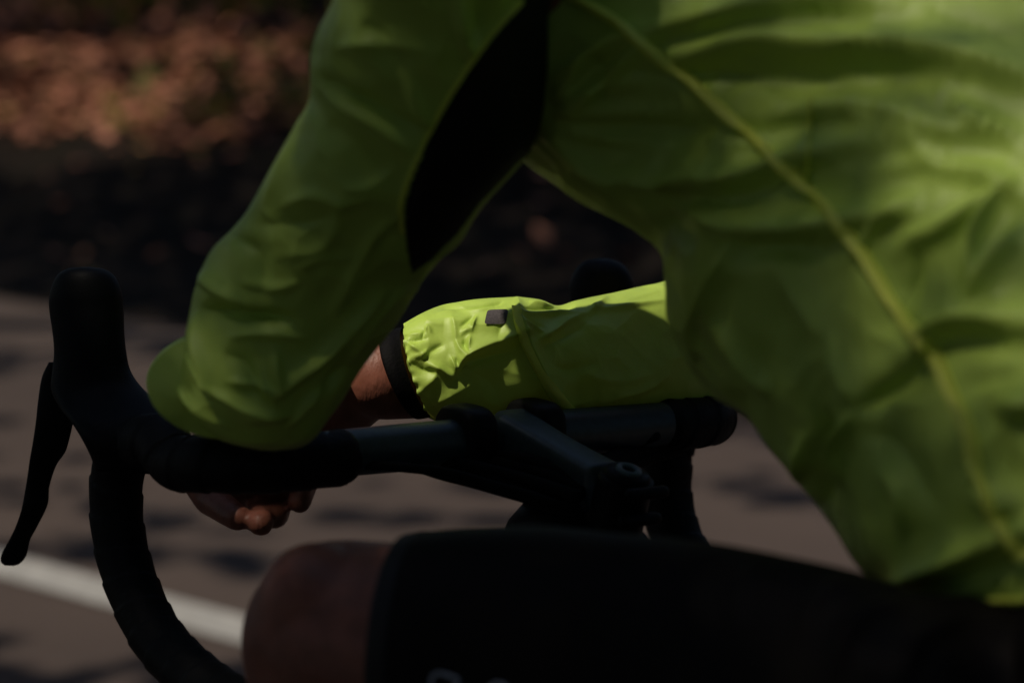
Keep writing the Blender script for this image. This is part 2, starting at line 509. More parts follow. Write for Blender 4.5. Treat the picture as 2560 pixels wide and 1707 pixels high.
FOOT_T = [((500, 900, 1.34), .10), ((620, 1060, 1.33), .10), ((900, 300, 1.23), .08), ((700, 550, 1.28), .07), ((850, 50, 1.18), .12), ((1100, 60, 1.18), .16), ((1180, 320, 1.25), .02),
          ((250, 900, 1.51), .006), ((200, 700, 1.53), .006), ((900, 1600, 1.19), .006), ((1250, 1600, 1.14), .006), ((1600, 1650, 1.09), .006), ((1950, 1680, 1.04), .006), ((2350, 1660, 1.0), .30),
          ((1300, 1100, 1.48), .008), ((1600, 1180, 1.46), .008), ((1050, 1110, 1.47), .008), ((1800, 1100, 1.64), .01),
          ((1450, 60, 1.27), .18), ((1700, 60, 1.21), .14), ((2000, 60, 1.15), .38), ((2300, 60, 1.09), .36), ((2540, 60, 1.04), .42), ((1500, 250, 1.27), .12), ((1750, 230, 1.20), .20), ((2050, 230, 1.14), .34), ((2350, 230, 1.08), .34), ((2560, 250, 1.04), .38),
          ((1480, 420, 1.32), .02), ((1700, 430, 1.23), .10), ((1950, 450, 1.16), .28), ((2250, 450, 1.10), .38), ((2540, 450, 1.04), .38), ((1760, 640, 1.26), .015), ((1950, 640, 1.17), .03), ((2130, 640, 1.13), .26), ((2400, 640, 1.07), .35),
          ((1800, 850, 1.26), .008), ((2000, 850, 1.17), .008), ((2230, 800, 1.12), .30), ((2520, 850, 1.04), .45), ((1930, 1050, 1.22), .008), ((2100, 1050, 1.14), .006), ((2330, 1050, 1.07), .18), ((2530, 1080, 1.03), .45),
          ((2080, 1270, 1.17), .008), ((2250, 1250, 1.09), .03), ((2470, 1290, 1.03), .5), ((2330, 1440, 1.08), .6), ((2520, 1470, 1.02), .9), ((2850, 300, .98), .7), ((2850, 900, .98), .5), ((2000, -250, 1.2), .6), ((2400, -200, 1.12), .7), ((1600, -250, 1.27), .4)]
FOOT = [P(*a) for a, _ in FOOT_T]
S1 = nrm(np.cross(SUN, [0, 0, 1.0])); S2 = np.cross(SUN, S1)
F2 = np.array([[p @ S1, p @ S2] for p in FOOT]); FT = np.log(np.array([t_ for _, t_ in FOOT_T]))

def shade_closed(q, size):
    """True where a leaf at q may stay; False where a gap is cut for sunlight"""
    # ground point this leaf shades
    g = q - SUN[None] * (q[:, 2:3] / SUN[2])
    for _ in range(3):
        zz = np.maximum(bank_z(g[:, 0], g[:, 1]), 0)
        g = q - SUN[None] * ((q[:, 2:3] - zz[:, None]) / SUN[2])
    px, py, d = proj(g)
    s, t = rc(g[:, 0], g[:, 1])
    keep = np.ones(len(q), bool)
    p2 = np.stack([s, t, np.zeros_like(s)], -1)
    dither = rng.uniform(size=len(q))
    nz = noise3(p2 * np.array([0.5, 2.0, 1]), 3.0, 11, 2)
    dark = np.zeros(len(q), bool)
    for x0, y0, x1, y1, hw in BANDS:
        u = np.clip((px - x0) / (x1 - x0), -.05, 1.05)
        dark |= (np.abs(py - (y0 + (y1 - y0) * u)) < hw * (1 + .3 * nz)) & (px > x0 - 60) & (px < x1 + 60)
    far_out = (px < -700) | (px > 3200) | (py > 1900)
    onroad = t < 0.1
    keep &= ~(onroad & ~far_out & ~(dark & (dither > 0.45)))
    keep &= ~(onroad & far_out & (nz > .7))
    nb = noise3(p2 * np.array([.6, 1, 1]), 3.0, 5, 3)
    e = np.full(len(q), 9.0)
    for cx_, cy_, rx_, ry_ in SUNNY:
        e = np.minimum(e, ((px - cx_) / (rx_ + size * 220)) ** 2 + ((py - cy_) / (ry_ + size * 200)) ** 2)
    keep &= ~(~onroad & (e + .8 * nb < .65) & (e < 1.1))
    keep &= ~(~onroad & ((px < -500) | (px > 2700)) & (nb > .5))
    # shade over the rider
    def raydist(p):
        w = q - p; return np.linalg.norm(w - (w @ SUN)[:, None] * SUN, axis=1)
    rider = np.zeros(len(q), bool)
    for p in FOOT:
        rider |= raydist(p) < 0.26
    keep = np.where(rider & (size > .075), False, keep | rider)
    # gaps cut so sun shafts reach the far forearm, the wrist and the fingertips
    A_, B_ = P(1000, 855, 1.585), P(1690, 715, 1.665)
    for k in np.linspace(0, 1, 12):
        keep &= ~(raydist(A_ + (B_ - A_) * k) < 0.060 - .022 * k + size * .5)
    keep &= ~(raydist(P(890, 930, 1.58)) < 0.016 + size * .5)
    keep &= ~(raydist(P(640, 1304, 1.598)) < 0.008 + size * .5)
    return keep

N_L = 48000
q = np.stack([rng.uniform(-8.5, -1.0, N_L), rng.uniform(-3.5, 15.5, N_L), rng.uniform(4.6, 7.6, N_L)], -1)
q[:, 2] += np.maximum(0, bank_z(q[:, 0], q[:, 1])) * 0.8
sz = rng.uniform(.09, .19, N_L)
# unseen small leaves added to dim the rider's sun, thinner over the back
nc = 320000
lo, hi = F2.min(0) - .27, F2.max(0) + .27
uv = rng.uniform(lo, hi, (nc, 2))
dd = np.linalg.norm(uv[:, None] - F2[None], axis=2)
w_ = 1 / (dd ** 2 + .004) ** 1.5
lt = (w_ * FT[None]).sum(1) / w_.sum(1)
a_leaf = .026 ** 2 * .22
want = -lt * (dd.min(1) < .27) * np.prod(hi - lo) / (a_leaf * nc)
uv = uv[rng.uniform(size=nc) < want]
qe = uv[:, :1] * S1 + uv[:, 1:] * S2
hgt = rng.uniform(4.7, 6.8, len(qe))
qe = qe + SUN[None] * ((hgt - qe[:, 2]) / SUN[2])[:, None]
q = np.vstack([q, qe]); sz = np.concatenate([sz, rng.uniform(.020, .032, len(qe))])
ok = shade_closed(q, sz)
q, sz = q[ok], sz[ok]
trunks = [(-5.6, 13.2, 'tall tree on the bank at far left, standing out of frame'), (-2.2, 17.5, 'broad unseen tree high on the bank behind the sunny leaves'), (-6.8, 6.5, 'leaning roadside tree beyond the brake levers, out of frame'), (-6.0, -0.5, 'large unseen roadside tree, crown shaped to shade the cyclist')]
tx = np.array([[a, b] for a, b, _ in trunks])
own = np.argmin(((q[:, None, :2] - tx[None]) ** 2).sum(-1), 1)
for k, (a, b, lab) in enumerate(trunks):
    z0 = float(bank_z(np.array([a]), np.array([b]))[0])
    e = empty('tree', (a, b, z0), lab, 'tree', 'trees shading the road')
    mine = q[own == k]
    top = np.array([mine[:, 0].mean(), mine[:, 1].mean(), 6.3]) if len(mine) else np.array([a, b, 7])
    parts = []
    base = np.array([a, b, z0 - .2])
    fork = np.array([a + (top[0] - a) * .2, b + (top[1] - b) * .2, z0 + 3.6])
    parts.append(tube([base, base * .6 + fork * .4 + [0.05, .03, 0], fork], [.24, .17, .14], 16, 14))
    far_leaf = mine[(mine[:, 0] < -4.3) | (mine[:, 1] > 3.0)]
    if len(far_leaf) == 0: far_leaf = mine
    for j in range(9):
        tip = far_leaf[(j * 7919 + 13) % len(far_leaf)]
        mid = fork * .5 + tip * .5 + np.array([0, 0, .5])
        parts.append(tube([fork, mid, tip], [.09, .05, .012], 12, 8))
    V, Fc = join(parts)
    mesh_obj('trunk', V, Fc, M['bark'], e)
    cr = quads_obj('crown', leaves(mine, sz[own == k], 0.55, 0.75), 4, M['canopy'], e)

# unseen woods added all round the road to block low sky light
def wood_tree(k, x, y, h, r=2.6):
    z0 = float(bank_z(np.array([x]), np.array([y]))[0])
    WT.append(tube([(x, y, z0 - .2), (x + .1, y, z0 + h * .5), (x, y + .1, z0 + h * .95)], [.22, .15, .03], 14, 12))
    for j in range(8):
        a = j * 2.4; zz = z0 + h * (.25 + .08 * j)
        WT.append(tube([(x, y, zz), (x + r * .5 * math.cos(a), y + r * .5 * math.sin(a), zz + .5), (x + r * .85 * math.cos(a), y + r * .85 * math.sin(a), zz + .8)], [.07, .04, .01], 8, 7))
    nl = 2400
    u = rng.normal(size=(nl, 3)); u = nrm(u) * (rng.uniform(0.3, 1, nl) ** .5)[:, None]
    u *= 1 + .2 * noise3(u, 3, k, 2)[:, None]
    Cq = u * np.array([r, r, h * .52]) + np.array([x, y, z0 + h * .52])
    WC.append(leaves(Cq, rng.uniform(.25, .5, nl), .8))
ring_ = [(-9, -5), (-5.2, -6.5), (-1.5, -7), (1.4, -5.6), (4.2, -5.2), (7, -4.8), (9.2, -1.8), (-3.4, -5.0), (8.2, 1.6), (8.4, 4.6), (13, 10), (-9.6, -1), (-10.5, 3.2), (-10.5, 8), (-9.5, 14), (10.5, 15), (-5, 20), (0, 21), (5, 20)]
WT, WC = [], []
for k, (x_, y_) in enumerate(ring_):
    wood_tree(k, x_, y_, 10.5 + (k * 37 % 5) * .5)
wood = quads_obj('wood', np.vstack(WC), 4, M['canopy']); wood['kind'] = 'stuff'; wood['label'] = 'unseen leafy trees added round the road to block low sky light'
mesh_obj('wood_trunks', *join(WT), M['bark'], wood)

# ================================================================== BICYCLE
bike = empty('bicycle', bk(0, -.2, 0) * np.array([1, 1, 0]), 'black drop bar road bicycle with dark blue grey stem under the rider', 'bicycle')
NEAR, FAR = -0.205, 0.205

# bare bar
V, Fc = tube([bk(-.16, 0, 0), bk(-.05, 0, 0), bk(.05, 0, 0), bk(.16, 0, 0)], [.0142, .0150, .0155, .0142], 40, 32)
bar = mesh_obj('handlebar', V, Fc, M['alloy'], bike)

def taped(path, rad, n, m=28, pitch=0.016, depth=0.0011):
    """bar tape: overlapping wraps wound along a path"""
    path = np.asarray(path, float)
    V, Fc = tube(path, rad, n, m, True)
    return V, Fc

def wrap_tape(path, r, pitch=.021, depth=.0010, m=36):
    path = np.asarray(path, float)
    C = catmull(path, 400)
    seg = np.concatenate([[0], np.cumsum(np.linalg.norm(np.diff(C, axis=0), axis=1))])
    L = seg[-1]; n = int(L / .0014)
    sN = np.linspace(0, L, n)
    C = np.stack([np.interp(sN, seg, C[:, k]) for k in range(3)], -1)
    T = nrm(np.gradient(C, axis=0))
    A = nrm(np.cross(T, BR + 0.001)); 
    bad = np.abs((T * nrm(BR)).sum(1)) > 0.9
    A = np.where(bad[:, None], nrm(np.cross(T, BU)), A)
    # parallel transport for a steady frame
    A2 = [A[0]]
    for k in range(1, n):
        a = A2[-1] - T[k] * (A2[-1] @ T[k]); A2.append(a / np.linalg.norm(a))
    A = np.array(A2); B = np.cross(T, A)
    th = np.linspace(0, 2 * np.pi, m, endpoint=False)
    ph = (sN[:, None] / pitch + th[None] / (2 * np.pi)) % 1.0
    rr = r - depth * 0.4 + depth * (1 - ph) ** 1.2
    e = np.clip(np.minimum(sN, L - sN) / (r * .8), 0.0, 1.0)
    rr = rr * np.sqrt(np.clip(1 - (1 - e) ** 2, 0.02, 1))[:, None]
    V = C[:, None] + A[:, None] * (rr * np.cos(th))[..., None] + B[:, None] * (rr * np.sin(th))[..., None]
    V = V.reshape(-1, 3)
    Fc = [tuple(f) for f in grid_faces(n, m)]
    V = np.vstack([V, C[0], C[-1]])
    k0, k1 = n * m, n * m + 1
    Fc += [(k0, (j + 1) % m, j) for j in range(m)] + [(k1, (n - 1) * m + j, (n - 1) * m + (j + 1) % m) for j in range(m)]
    return V, Fc

# near side tape: along the top, round the bend, forward to the hood
pts = [bk(-.116, 0, -.002), bk(-.150, 0, -.003), bk(-.180, .006, -.004), bk(-.2, .028, -.006), bk(-.206, .06, -.010), on_plane(400, 1105, NEAR), on_plane(330, 1110, NEAR)]
V, Fc = wrap_tape(pts, .0172)
mesh_obj('bar_tape', V, Fc, M['tape'], bike)
drop = [(325, 1085), (296, 1170), (290, 1250), (296, 1330), (313, 1410), (345, 1500), (392, 1590), (458, 1665), (560, 1745), (690, 1800), (830, 1830)]
pts = [on_plane(a, b, NEAR) for a, b in drop]
V, Fc = wrap_tape(pts, .0168)
mesh_obj('bar_tape', V, Fc, M['tape'], bike)
# far side
pts = [bk(.125, 0, 0), bk(.150, 0, -.001), bk(.178, .006, -.002), bk(.198, .024, -.004), bk(.205, .055, -.008), on_plane(1700, 1060, FAR), on_plane(1640, 1050, FAR)]
V, Fc = wrap_tape(pts, .0172)
mesh_obj('bar_tape', V, Fc, M['tape'], bike)
drop = [(1660, 1080), (1666, 1150), (1665, 1220), (1675, 1290), (1698, 1360), (1745, 1440), (1800, 1520), (1880, 1580), (1960, 1600)]
pts = [on_plane(a, b, FAR) for a, b in drop]
V, Fc = wrap_tape(pts, .0186)
mesh_obj('bar_tape', V, Fc, M['tape'], bike)

def plane_loft(rows, r, rd, n=60, m=40):
    st = []
    for row in rows:
        lx, ly, rx, ry = row[:4]
        q = on_plane((lx + rx) / 2, (ly + ry) / 2, r)
        st.append((lx, ly, rx, ry, proj(q)[2], row[4] if len(row) > 4 else rd))
    return loft_px(st, n, m)[:2]

hood_rows = [(205, 667, 222, 667, .004), (166, 673, 262, 673, .013), (140, 692, 288, 692, .018), (124, 735, 304, 730, .021), (123, 775, 309, 770, .021), (131, 830, 311, 830, .021), (135, 880, 316, 880, .020),
             (130, 930, 326, 925, .020), (128, 975, 352, 965, .019), (150, 1020, 400, 1010, .018), (178, 1055, 452, 1050, .017), (206, 1100, 470, 1100, .017), (228, 1145, 440, 1150, .016), (238, 1178, 395, 1186, .012)]
V, Fc = plane_loft(hood_rows, NEAR, .02)
hood = mesh_obj('brake_hood', V, Fc, M['hood'], bike)
lev = [(122, 905, 178, 905, .004), (104, 945, 182, 950, .006), (94, 1010, 184, 1020, .006), (90, 1050, 182, 1060, .006), (82, 1105, 168, 1118, .0055), (74, 1150, 158, 1138, .005), (70, 1180, 140, 1165, .005), (62, 1230, 124, 1215, .005), (53, 1275, 119, 1262, .005), (38, 1318, 92, 1318, .0045), (22, 1350, 76, 1348, .0045), (4, 1385, 66, 1388, .0045), (2, 1404, 50, 1408, .004), (12, 1413, 34, 1414, .002)]
V, Fc = plane_loft(lev, NEAR, .006, 70, 24)
mesh_obj('brake_lever', V, Fc, M['hood'], hood)
pc = on_plane(163, 935, NEAR); 
pv = pc - nrm(pc - CAM) * .0205
V, Fc = tube([pv, pv + nrm(pc - CAM) * .004], [.0026, .0026], 6, 12)
mesh_obj('pivot_pin', V, Fc, M['print'], hood)
# far hood: only its dome shows over the sleeve
rows = [(1499, 646, 1512, 646, .004), (1463, 653, 1548, 655, .013), (1440, 673, 1572, 678, .019), (1425, 706, 1586, 712, .021), (1423, 745, 1589, 748, .021), (1430, 800, 1592, 800, .021), (1436, 860, 1598, 858, .02), (1440, 920, 1625, 915, .019), (1470, 980, 1690, 975, .018), (1530, 1040, 1740, 1035, .017), (1590, 1090, 1745, 1090, .016), (1610, 1140, 1735, 1140, .013)]
V, Fc = plane_loft(rows, FAR, .02)
hood2 = mesh_obj('brake_hood', V, Fc, M['hood'], bike)
rows = [(1424, 905, 1470, 905, .004), (1412, 960, 1472, 965, .006), (1406, 1040, 1462, 1045, .005), (1396, 1110, 1440, 1110, .005), (1376, 1180, 1420, 1185, .004), (1350, 1235, 1395, 1240, .004)]
V, Fc = plane_loft([(a + 60, b, c + 60, d, e) for a, b, c, d, e in rows], FAR, .006, 40, 20)
mesh_obj('brake_lever', V, Fc, M['hood'], hood2)

# stem
def boxy(path, A, B, m=32, power=0.45):
    V, Fc, _ = sweep(np.asarray(path), np.asarray(A), np.asarray(B), m, (True, True), power)
    return V, Fc
k = np.linspace(0, 1, 16)
C = np.array([bk(0, -.006 - .096 * a, .004 - .019 * a) for a in k])
wv = .0165 - .002 * np.sin(k * np.pi)
hv = .0175 - .001 * np.sin(k * np.pi)
C = C - BU[None] * .002
stem = mesh_obj('stem', *boxy(C, BR[None] * wv[:, None], (BU * 0.98 + BF * .19)[None] * hv[:, None]), M['alloy'], bike)
AX = nrm(BU * math.cos(math.radians(17)) - BF * math.sin(math.radians(17)))   # steering axis
ST = bk(0, -.112, -.018)
V, Fc = tube([ST - AX * .019, ST + AX * .0150], [.0180, .0168], 8, 32, False)
mesh_obj('steerer_clamp', V, Fc, M['black_alloy'], stem)
V, Fc = join([tube([ST + AX * .0155, ST + AX * .0185], [.0148, .0130], 6, 32, False)])
mesh_obj('top_cap', V, Fc, M['black_alloy'], stem)
ring = []
th = np.linspace(0, 2 * np.pi, 40)
e1 = nrm(np.cross(AX, BF)); e2 = np.cross(AX, e1)
cc = ST + AX * .0192
Vr, Fr = tube([cc + e1 * .0062 * math.cos(a) + e2 * .0062 * math.sin(a) for a in th], .0021, 60, 10, False)
mesh_obj('cap_bolt', Vr, Fr, M['bolt'], stem)
# rear pinch bolts
for u in (-.010, .008):
    b0 = ST + AX * u - BF * .0205
    V, Fc = tube([b0 - BR * .013, b0 + BR * .013], [.0038, .0038], 6, 14)
    mesh_obj('pinch_bolt', V, Fc, M['black_alloy'], stem)
V, Fc = tube([ST - AX * .024 + e1 * 0, ST - AX * .034], [.024, .024], 6, 32, False)
mesh_obj('headset_spacer', V, Fc, M['black_alloy'], bike)
# two clamp halves on the bar beside the stem
for r0 in (-.033, .022):
    C = np.array([bk(r0 + a, .001, .000) for a in np.linspace(-.0115, .0115, 8)])
    sc = np.array([.86, .97, 1, 1, 1, 1, .97, .86])
    V, Fc = boxy(C, BF[None] * (.0215 * sc)[:, None], BU[None] * (.0235 * sc)[:, None], 36, .6)
    cl_ = mesh_obj('bar_clamp', V, Fc, M['black_alloy'], bike)
# hoses
for pts, rr in [([(900, 1160, 1.46), (1010, 1168, 1.465), (1120, 1182, 1.47), (1230, 1212, 1.465), (1345, 1245, 1.455), (1450, 1285, 1.45)], .0032),
                ([(905, 1150, 1.475), (1020, 1164, 1.48), (1110, 1190, 1.478), (1200, 1213, 1.47), (1340, 1255, 1.46), (1450, 1300, 1.45)], .0030),
                ([(1640, 1090, 1.60), (1480, 1150, 1.60), (1330, 1185, 1.57), (1285, 1215, 1.53), (1340, 1262, 1.49), (1440, 1300, 1.46)], .0032),
                ([(960, 1135, 1.49), (1100, 1150, 1.50), (1230, 1178, 1.49), (1330, 1205, 1.475), (1440, 1240, 1.45)], .0045), ([(1180, 1150, 1.52), (1290, 1165, 1.50), (1380, 1190, 1.48), (1460, 1230, 1.46)], .0045), ([(1200, 1140, 1.53), (1300, 1145, 1.50), (1400, 1180, 1.48), (1470, 1230, 1.46)], .0045),
                ([(1680, 1098, 1.63), (1600, 1122, 1.61), (1530, 1155, 1.57), (1470, 1225, 1.50)], .0075), ([(1690, 1120, 1.64), (1610, 1142, 1.61), (1545, 1172, 1.57), (1490, 1240, 1.50)], .0060),
                ([(1000, 1150, 1.50), (1120, 1160, 1.50), (1210, 1185, 1.49), (1320, 1228, 1.475), (1440, 1270, 1.45)], .0030)]:
    V, Fc = tube([P(*a) for a in pts], rr, 60, 12)
    mesh_obj('brake_hose', V, Fc, M['rubber'], bike)
# frame
def btube(pts, rad, name, mat, squash=None, parent=bike, n=24, m=24):
    V, Fc = tube([bk(*p) for p in pts], rad, n, m, True, squash)
    return mesh_obj(name, V, Fc, mat, parent)
ht = [(0, -.082 + (.035 + t_) * .29, -.030 - t_) for t_ in (0.002, .05, .10, .16)]
C = np.array([bk(*p) for p in ht]); C = catmull(C, 20)
aa = np.interp(np.linspace(0, 1, 20), [0, .12, .3, 1], [.040, .052, .052, .042]); bb = np.interp(np.linspace(0, 1, 20), [0, .12, 1], [.025, .031, .030])
V, Fc, _ = sweep(C, BF[None] * aa[:, None], BR[None] * bb[:, None], 36)
mesh_obj('head_tube', V, Fc, M['frame'], bike)
btube([(0, -.075, -.075), (0, -.35, -.095), (0, -.60, -.12)], .021, 'top_tube', M['frame'])
btube([(0, -.07, -.17), (0, -.28, -.45), (0, -.47, -.71)], .026, 'down_tube', M['frame'])
btube([(0, -.47, -.71), (0, -.57, -.38), (0, -.615, -.11)], .018, 'seat_tube', M['frame'])
btube([(0, -.615, -.11), (0, -.65, -.045)], .0137, 'seat_post', M['black_alloy'])
for sgn in (-1, 1):
    btube([(.015 * sgn, -.60, -.18), (.05 * sgn, -.73, -.42), (.065 * sgn, -.87, -.64)], .009, 'seat_stay', M['frame'])
    btube([(.02 * sgn, -.48, -.71), (.05 * sgn, -.66, -.68), (.065 * sgn, -.87, -.64)], .011, 'chain_stay', M['frame'])
    btube([(.02 * sgn, -.045, -.20), (.05 * sgn, .01, -.33), (.052 * sgn, .125, -.64)], [.016, .014, .009], 'fork_blade', M['frame'])
# saddle
k = np.linspace(0, 1, 14)
C = np.array([bk(0, -.54 - .26 * a, -.030 + .006 * math.sin(a * 6)) for a in k])
wv = np.interp(k, [0, .08, .45, .8, .95, 1], [.008, .02, .028, .068, .072, .04])
V, Fc, _ = sweep(C, BR[None] * wv[:, None], BU[None] * np.full((14, 1), .022), 28)
mesh_obj('saddle', V, Fc, M['hood'], bike)
def wheel(fc):
    ctr = bk(0, fc, -.64)
    def circ(r, nn=72): return [ctr + BF * r * math.cos(a) + BU * r * math.sin(a) for a in np.linspace(0, 2 * np.pi, nn)]
    V, Fc = tube(circ(.012), .012, 30, 8, False)
    wh = mesh_obj('wheel', V, Fc, M['black_alloy'], bike)
    V, Fc = tube(circ(.325), .0135, 120, 12, False); mesh_obj('tyre', V, Fc, M['rubber'], wh)
    V, Fc = tube(circ(.300), .013, 120, 12, False); mesh_obj('rim', V, Fc, M['black_alloy'], wh)
    parts = []
    for j in range(24):
        a = j * 2 * math.pi / 24
        d_ = BF * math.cos(a) + BU * math.sin(a)
        parts.append(tube([ctr + d_ * .012 + BR * (.02 if j % 2 else -.02), ctr + d_ * .295], .001, 4, 5))
    mesh_obj('spokes', *join(parts), M['steel'], wh)
wheel(.128); wheel(-.87)
PED_L = bk(-.13, -.30, -.74); PED_R = bk(.12, -.62, -.62)
V, Fc = join([tube([bk(-.06, -.47, -.71), bk(.06, -.47, -.71)], .018, 6, 16), tube([bk(-.07, -.47, -.71), PED_L + BR * .05], .010, 6, 12), tube([bk(.07, -.47, -.71), PED_R - BR * .05], .010, 6, 12),
              tube([PED_L + BR * .05, PED_L - BR * .03], .012, 6, 12), tube([PED_R - BR * .05, PED_R + BR * .03], .012, 6, 12)])
mesh_obj('crankset', V, Fc, M['black_alloy'], bike)
th = np.linspace(0, 2 * np.pi, 60)
V, Fc = tube([bk(.055, -.47 + .1 * math.cos(a), -.71 + .1 * math.sin(a)) for a in th], .004, 80, 8, False)
mesh_obj('chain_ring', V, Fc, M['black_alloy'], bike)

# ================================================================== PERSON
def capsule(a, b, ra, rb, m=20):
    a, b = np.asarray(a, float), np.asarray(b, float)
    L = np.linalg.norm(b - a)
    return tube([a, a + (b - a) * .5, b], [ra, (ra + rb) / 2, rb], 8, m)
def chain(pts, rads):
    return [capsule(pts[i], pts[i + 1], rads[i], rads[i + 1]) for i in range(len(pts) - 1)]

PELV = bk(0, -.66, .085)
HIP_L, HIP_R = bk(-.085, -.64, .05), bk(.085, -.64, .05)
KNEE_L, KNEE_R = P(860, 1605, 1.25), P(1750, 2000, 1.60)
SH_L, SH_R = P(1270, -130, 1.27), P(2130, -60, 1.54)
EL_L, EL_R = P(615, 955, 1.36), P(1800, 870, 1.715)
WR_L, WR_R = P(735, 885, 1.60), P(955, 942, 1.585)
NECK = P(1560, -400, 1.39); HEAD = P(960, -665, 1.33)
body = []
body += chain([PELV, P(2650, 620, 1.22), P(2150, 260, 1.30), P(1760, -60, 1.36), NECK], [.125, .105, .11, .10, .055])
body += chain([SH_L, P(1760, -110, 1.36), SH_R], [.050, .085, .055])
body += chain([HIP_L, PELV, HIP_R], [.085, .115, .085])
body += chain([NECK, P(1250, -540, 1.36), HEAD], [.054, .05, .075])
body += chain([HEAD, HEAD + F0 * .05 - Z0 * .045], [.088, .062])                   # jaw and face
fdir = nrm(F0 - Z0 * .25)
body += chain([HEAD + fdir * .09 - Z0 * .005, HEAD + fdir * .112 - Z0 * .03], [.008, .012])    # nose
for sgn in (-1, 1):
    body += chain([HEAD + R0 * .084 * sgn + Z0 * .0, HEAD + R0 * .088 * sgn - Z0 * .035], [.013, .009])   # ears
    body += chain([HEAD + fdir * .080 + R0 * .03 * sgn + Z0 * .008, HEAD + fdir * .082 + R0 * .034 * sgn + Z0 * .008], [.012, .011])
body += chain([HEAD + fdir * .085 + R0 * -.022 - Z0 * .062, HEAD + fdir * .085 + R0 * .022 - Z0 * .062], [.007, .007])  # mouth
body += chain([SH_L, (SH_L + EL_L) / 2, EL_L], [.046, .036, .026]) + chain([EL_L, (EL_L + WR_L) / 2, WR_L], [.027, .026, .022])
body += chain([SH_R, (SH_R + EL_R) / 2, EL_R], [.048, .043, .036]) + chain([EL_R, (EL_R + WR_R) / 2, WR_R], [.038, .035, .0285])
body += chain([HIP_L, P(2700, 1960, 1.09), P(2000, 1850, 1.125), P(1400, 1700, 1.195), KNEE_L], [.07, .070, .070, .063, .0535])
AN_L, AN_R = bk(-.20, -.27, -.62), PED_R + BU * .10 - BF * .06
body += chain([KNEE_L, KNEE_L * .62 + AN_L * .38 - BF * .025, AN_L], [.0535, .052, .036]) + chain([AN_L, PED_L - BF * .05 + BU * .04, PED_L + BF * .09 + BU * .025], [.036, .034, .026])
body += chain([HIP_R, (HIP_R + KNEE_R) / 2, KNEE_R], [.088, .075, .055])
body += chain([KNEE_R, KNEE_R * .62 + AN_R * .38 - BF * .025, AN_R], [.054, .052, .036]) + chain([AN_R - BU * .04 - BF * .02, PED_R + BF * .09 + BU * .025], [.034, .026])
# right hand, hanging over the far side of the bar: palm and five fingers
def pp(*a): return [P(*q) for q in a]
palmK = [(655, 1135, 1.668), (708, 1142, 1.668), (757, 1130, 1.662), (795, 1100, 1.654)]
W = (955, 925, 1.585)
for kx in palmK:
    body += chain([P(915, 985, 1.592), P((925 + kx[0]) / 2, (985 + kx[1]) / 2, (1.602 + kx[2]) / 2), P(*kx)], [.0185, .0165, .0115])
body += chain([P(*palmK[0]), P(*palmK[3])], [.011, .010])
body += chain(pp((560, 1180, 1.662), (625, 1232, 1.668), (640, 1262, 1.664)), [.017, .013, .010])
body += chain([P(790, 1500, 1.232), P(750, 1600, 1.235)], [.030, .028])
body += chain(pp((690, 1100, 1.655), (600, 1165, 1.665), (640, 1225, 1.668)), [.018, .0165, .011])
body += chain([P(830, 1010, 1.615), P(610, 1090, 1.655)], [.018, .015])
body += chain(pp((655, 1135, 1.668), (650, 1230, 1.668), (648, 1285, 1.645), (652, 1308, 1.600)), [.0108, .0098, .0092, .0086])   # index
body += chain(pp((708, 1142, 1.668), (702, 1240, 1.672), (690, 1286, 1.655), (686, 1290, 1.632)), [.0108, .0098, .0092, .0086])   # middle
body += chain(pp((757, 1130, 1.662), (766, 1200, 1.662), (754, 1235, 1.648), (749, 1254, 1.628)), [.0105, .0092, .0086, .0080])   # ring
body += chain(pp((795, 1100, 1.654), (788, 1165, 1.650), (772, 1190, 1.640), (766, 1200, 1.628)), [.0095, .0082, .0078, .0072])   # little
body += chain(pp((700, 1060, 1.640), (475, 1150, 1.655), (525, 1246, 1.638), (594, 1294, 1.606)), [.018, .0145, .0115, .0090])   # thumb
# left hand folded loosely beyond the bar, fingers curled
lw = WR_L
hd = nrm(P(790, 905, 1.72) - lw); sd = nrm(np.cross(hd, Z0)); dn = np.cross(sd, hd)
for j, off in enumerate((-.030, -.010, .010, .028)):
    k1 = lw + hd * .085 + sd * off
    body += chain([lw + sd * off * .45, k1], [.018, .0115])
    body += chain([k1, k1 + hd * .032 - Z0 * .018, k1 + hd * .026 - Z0 * .044, k1 + hd * .006 - Z0 * .05], [.0105, .0095, .0088, .008])
body += chain([lw + hd * .02 - sd * .02, lw + hd * .055 - sd * .052 - Z0 * .01, lw + hd * .085 - sd * .05 - Z0 * .02], [.015, .011, .0085])
V, Fc = join(body)
person = mesh_obj('person', V, Fc, M['skin'])
md = person.modifiers.new('remesh', 'REMESH'); md.mode = 'VOXEL'; md.voxel_size = 0.0026; md.use_smooth_shade = True
sm = person.modifiers.new('smooth', 'SMOOTH'); sm.iterations = 4; sm.factor = 0.5
dg = bpy.context.evaluated_depsgraph_get()
me = bpy.data.meshes.new_from_object(person.evaluated_get(dg))
person.modifiers.clear(); person.data = me; me.name = 'person'
me.polygons.foreach_set('use_smooth', [True] * len(me.polygons))
if not me.materials: me.materials.append(M['skin'])
person['label'] = 'cyclist bent over the handlebar in a yellow green rain jacket and black shorts'
person['category'] = 'person'

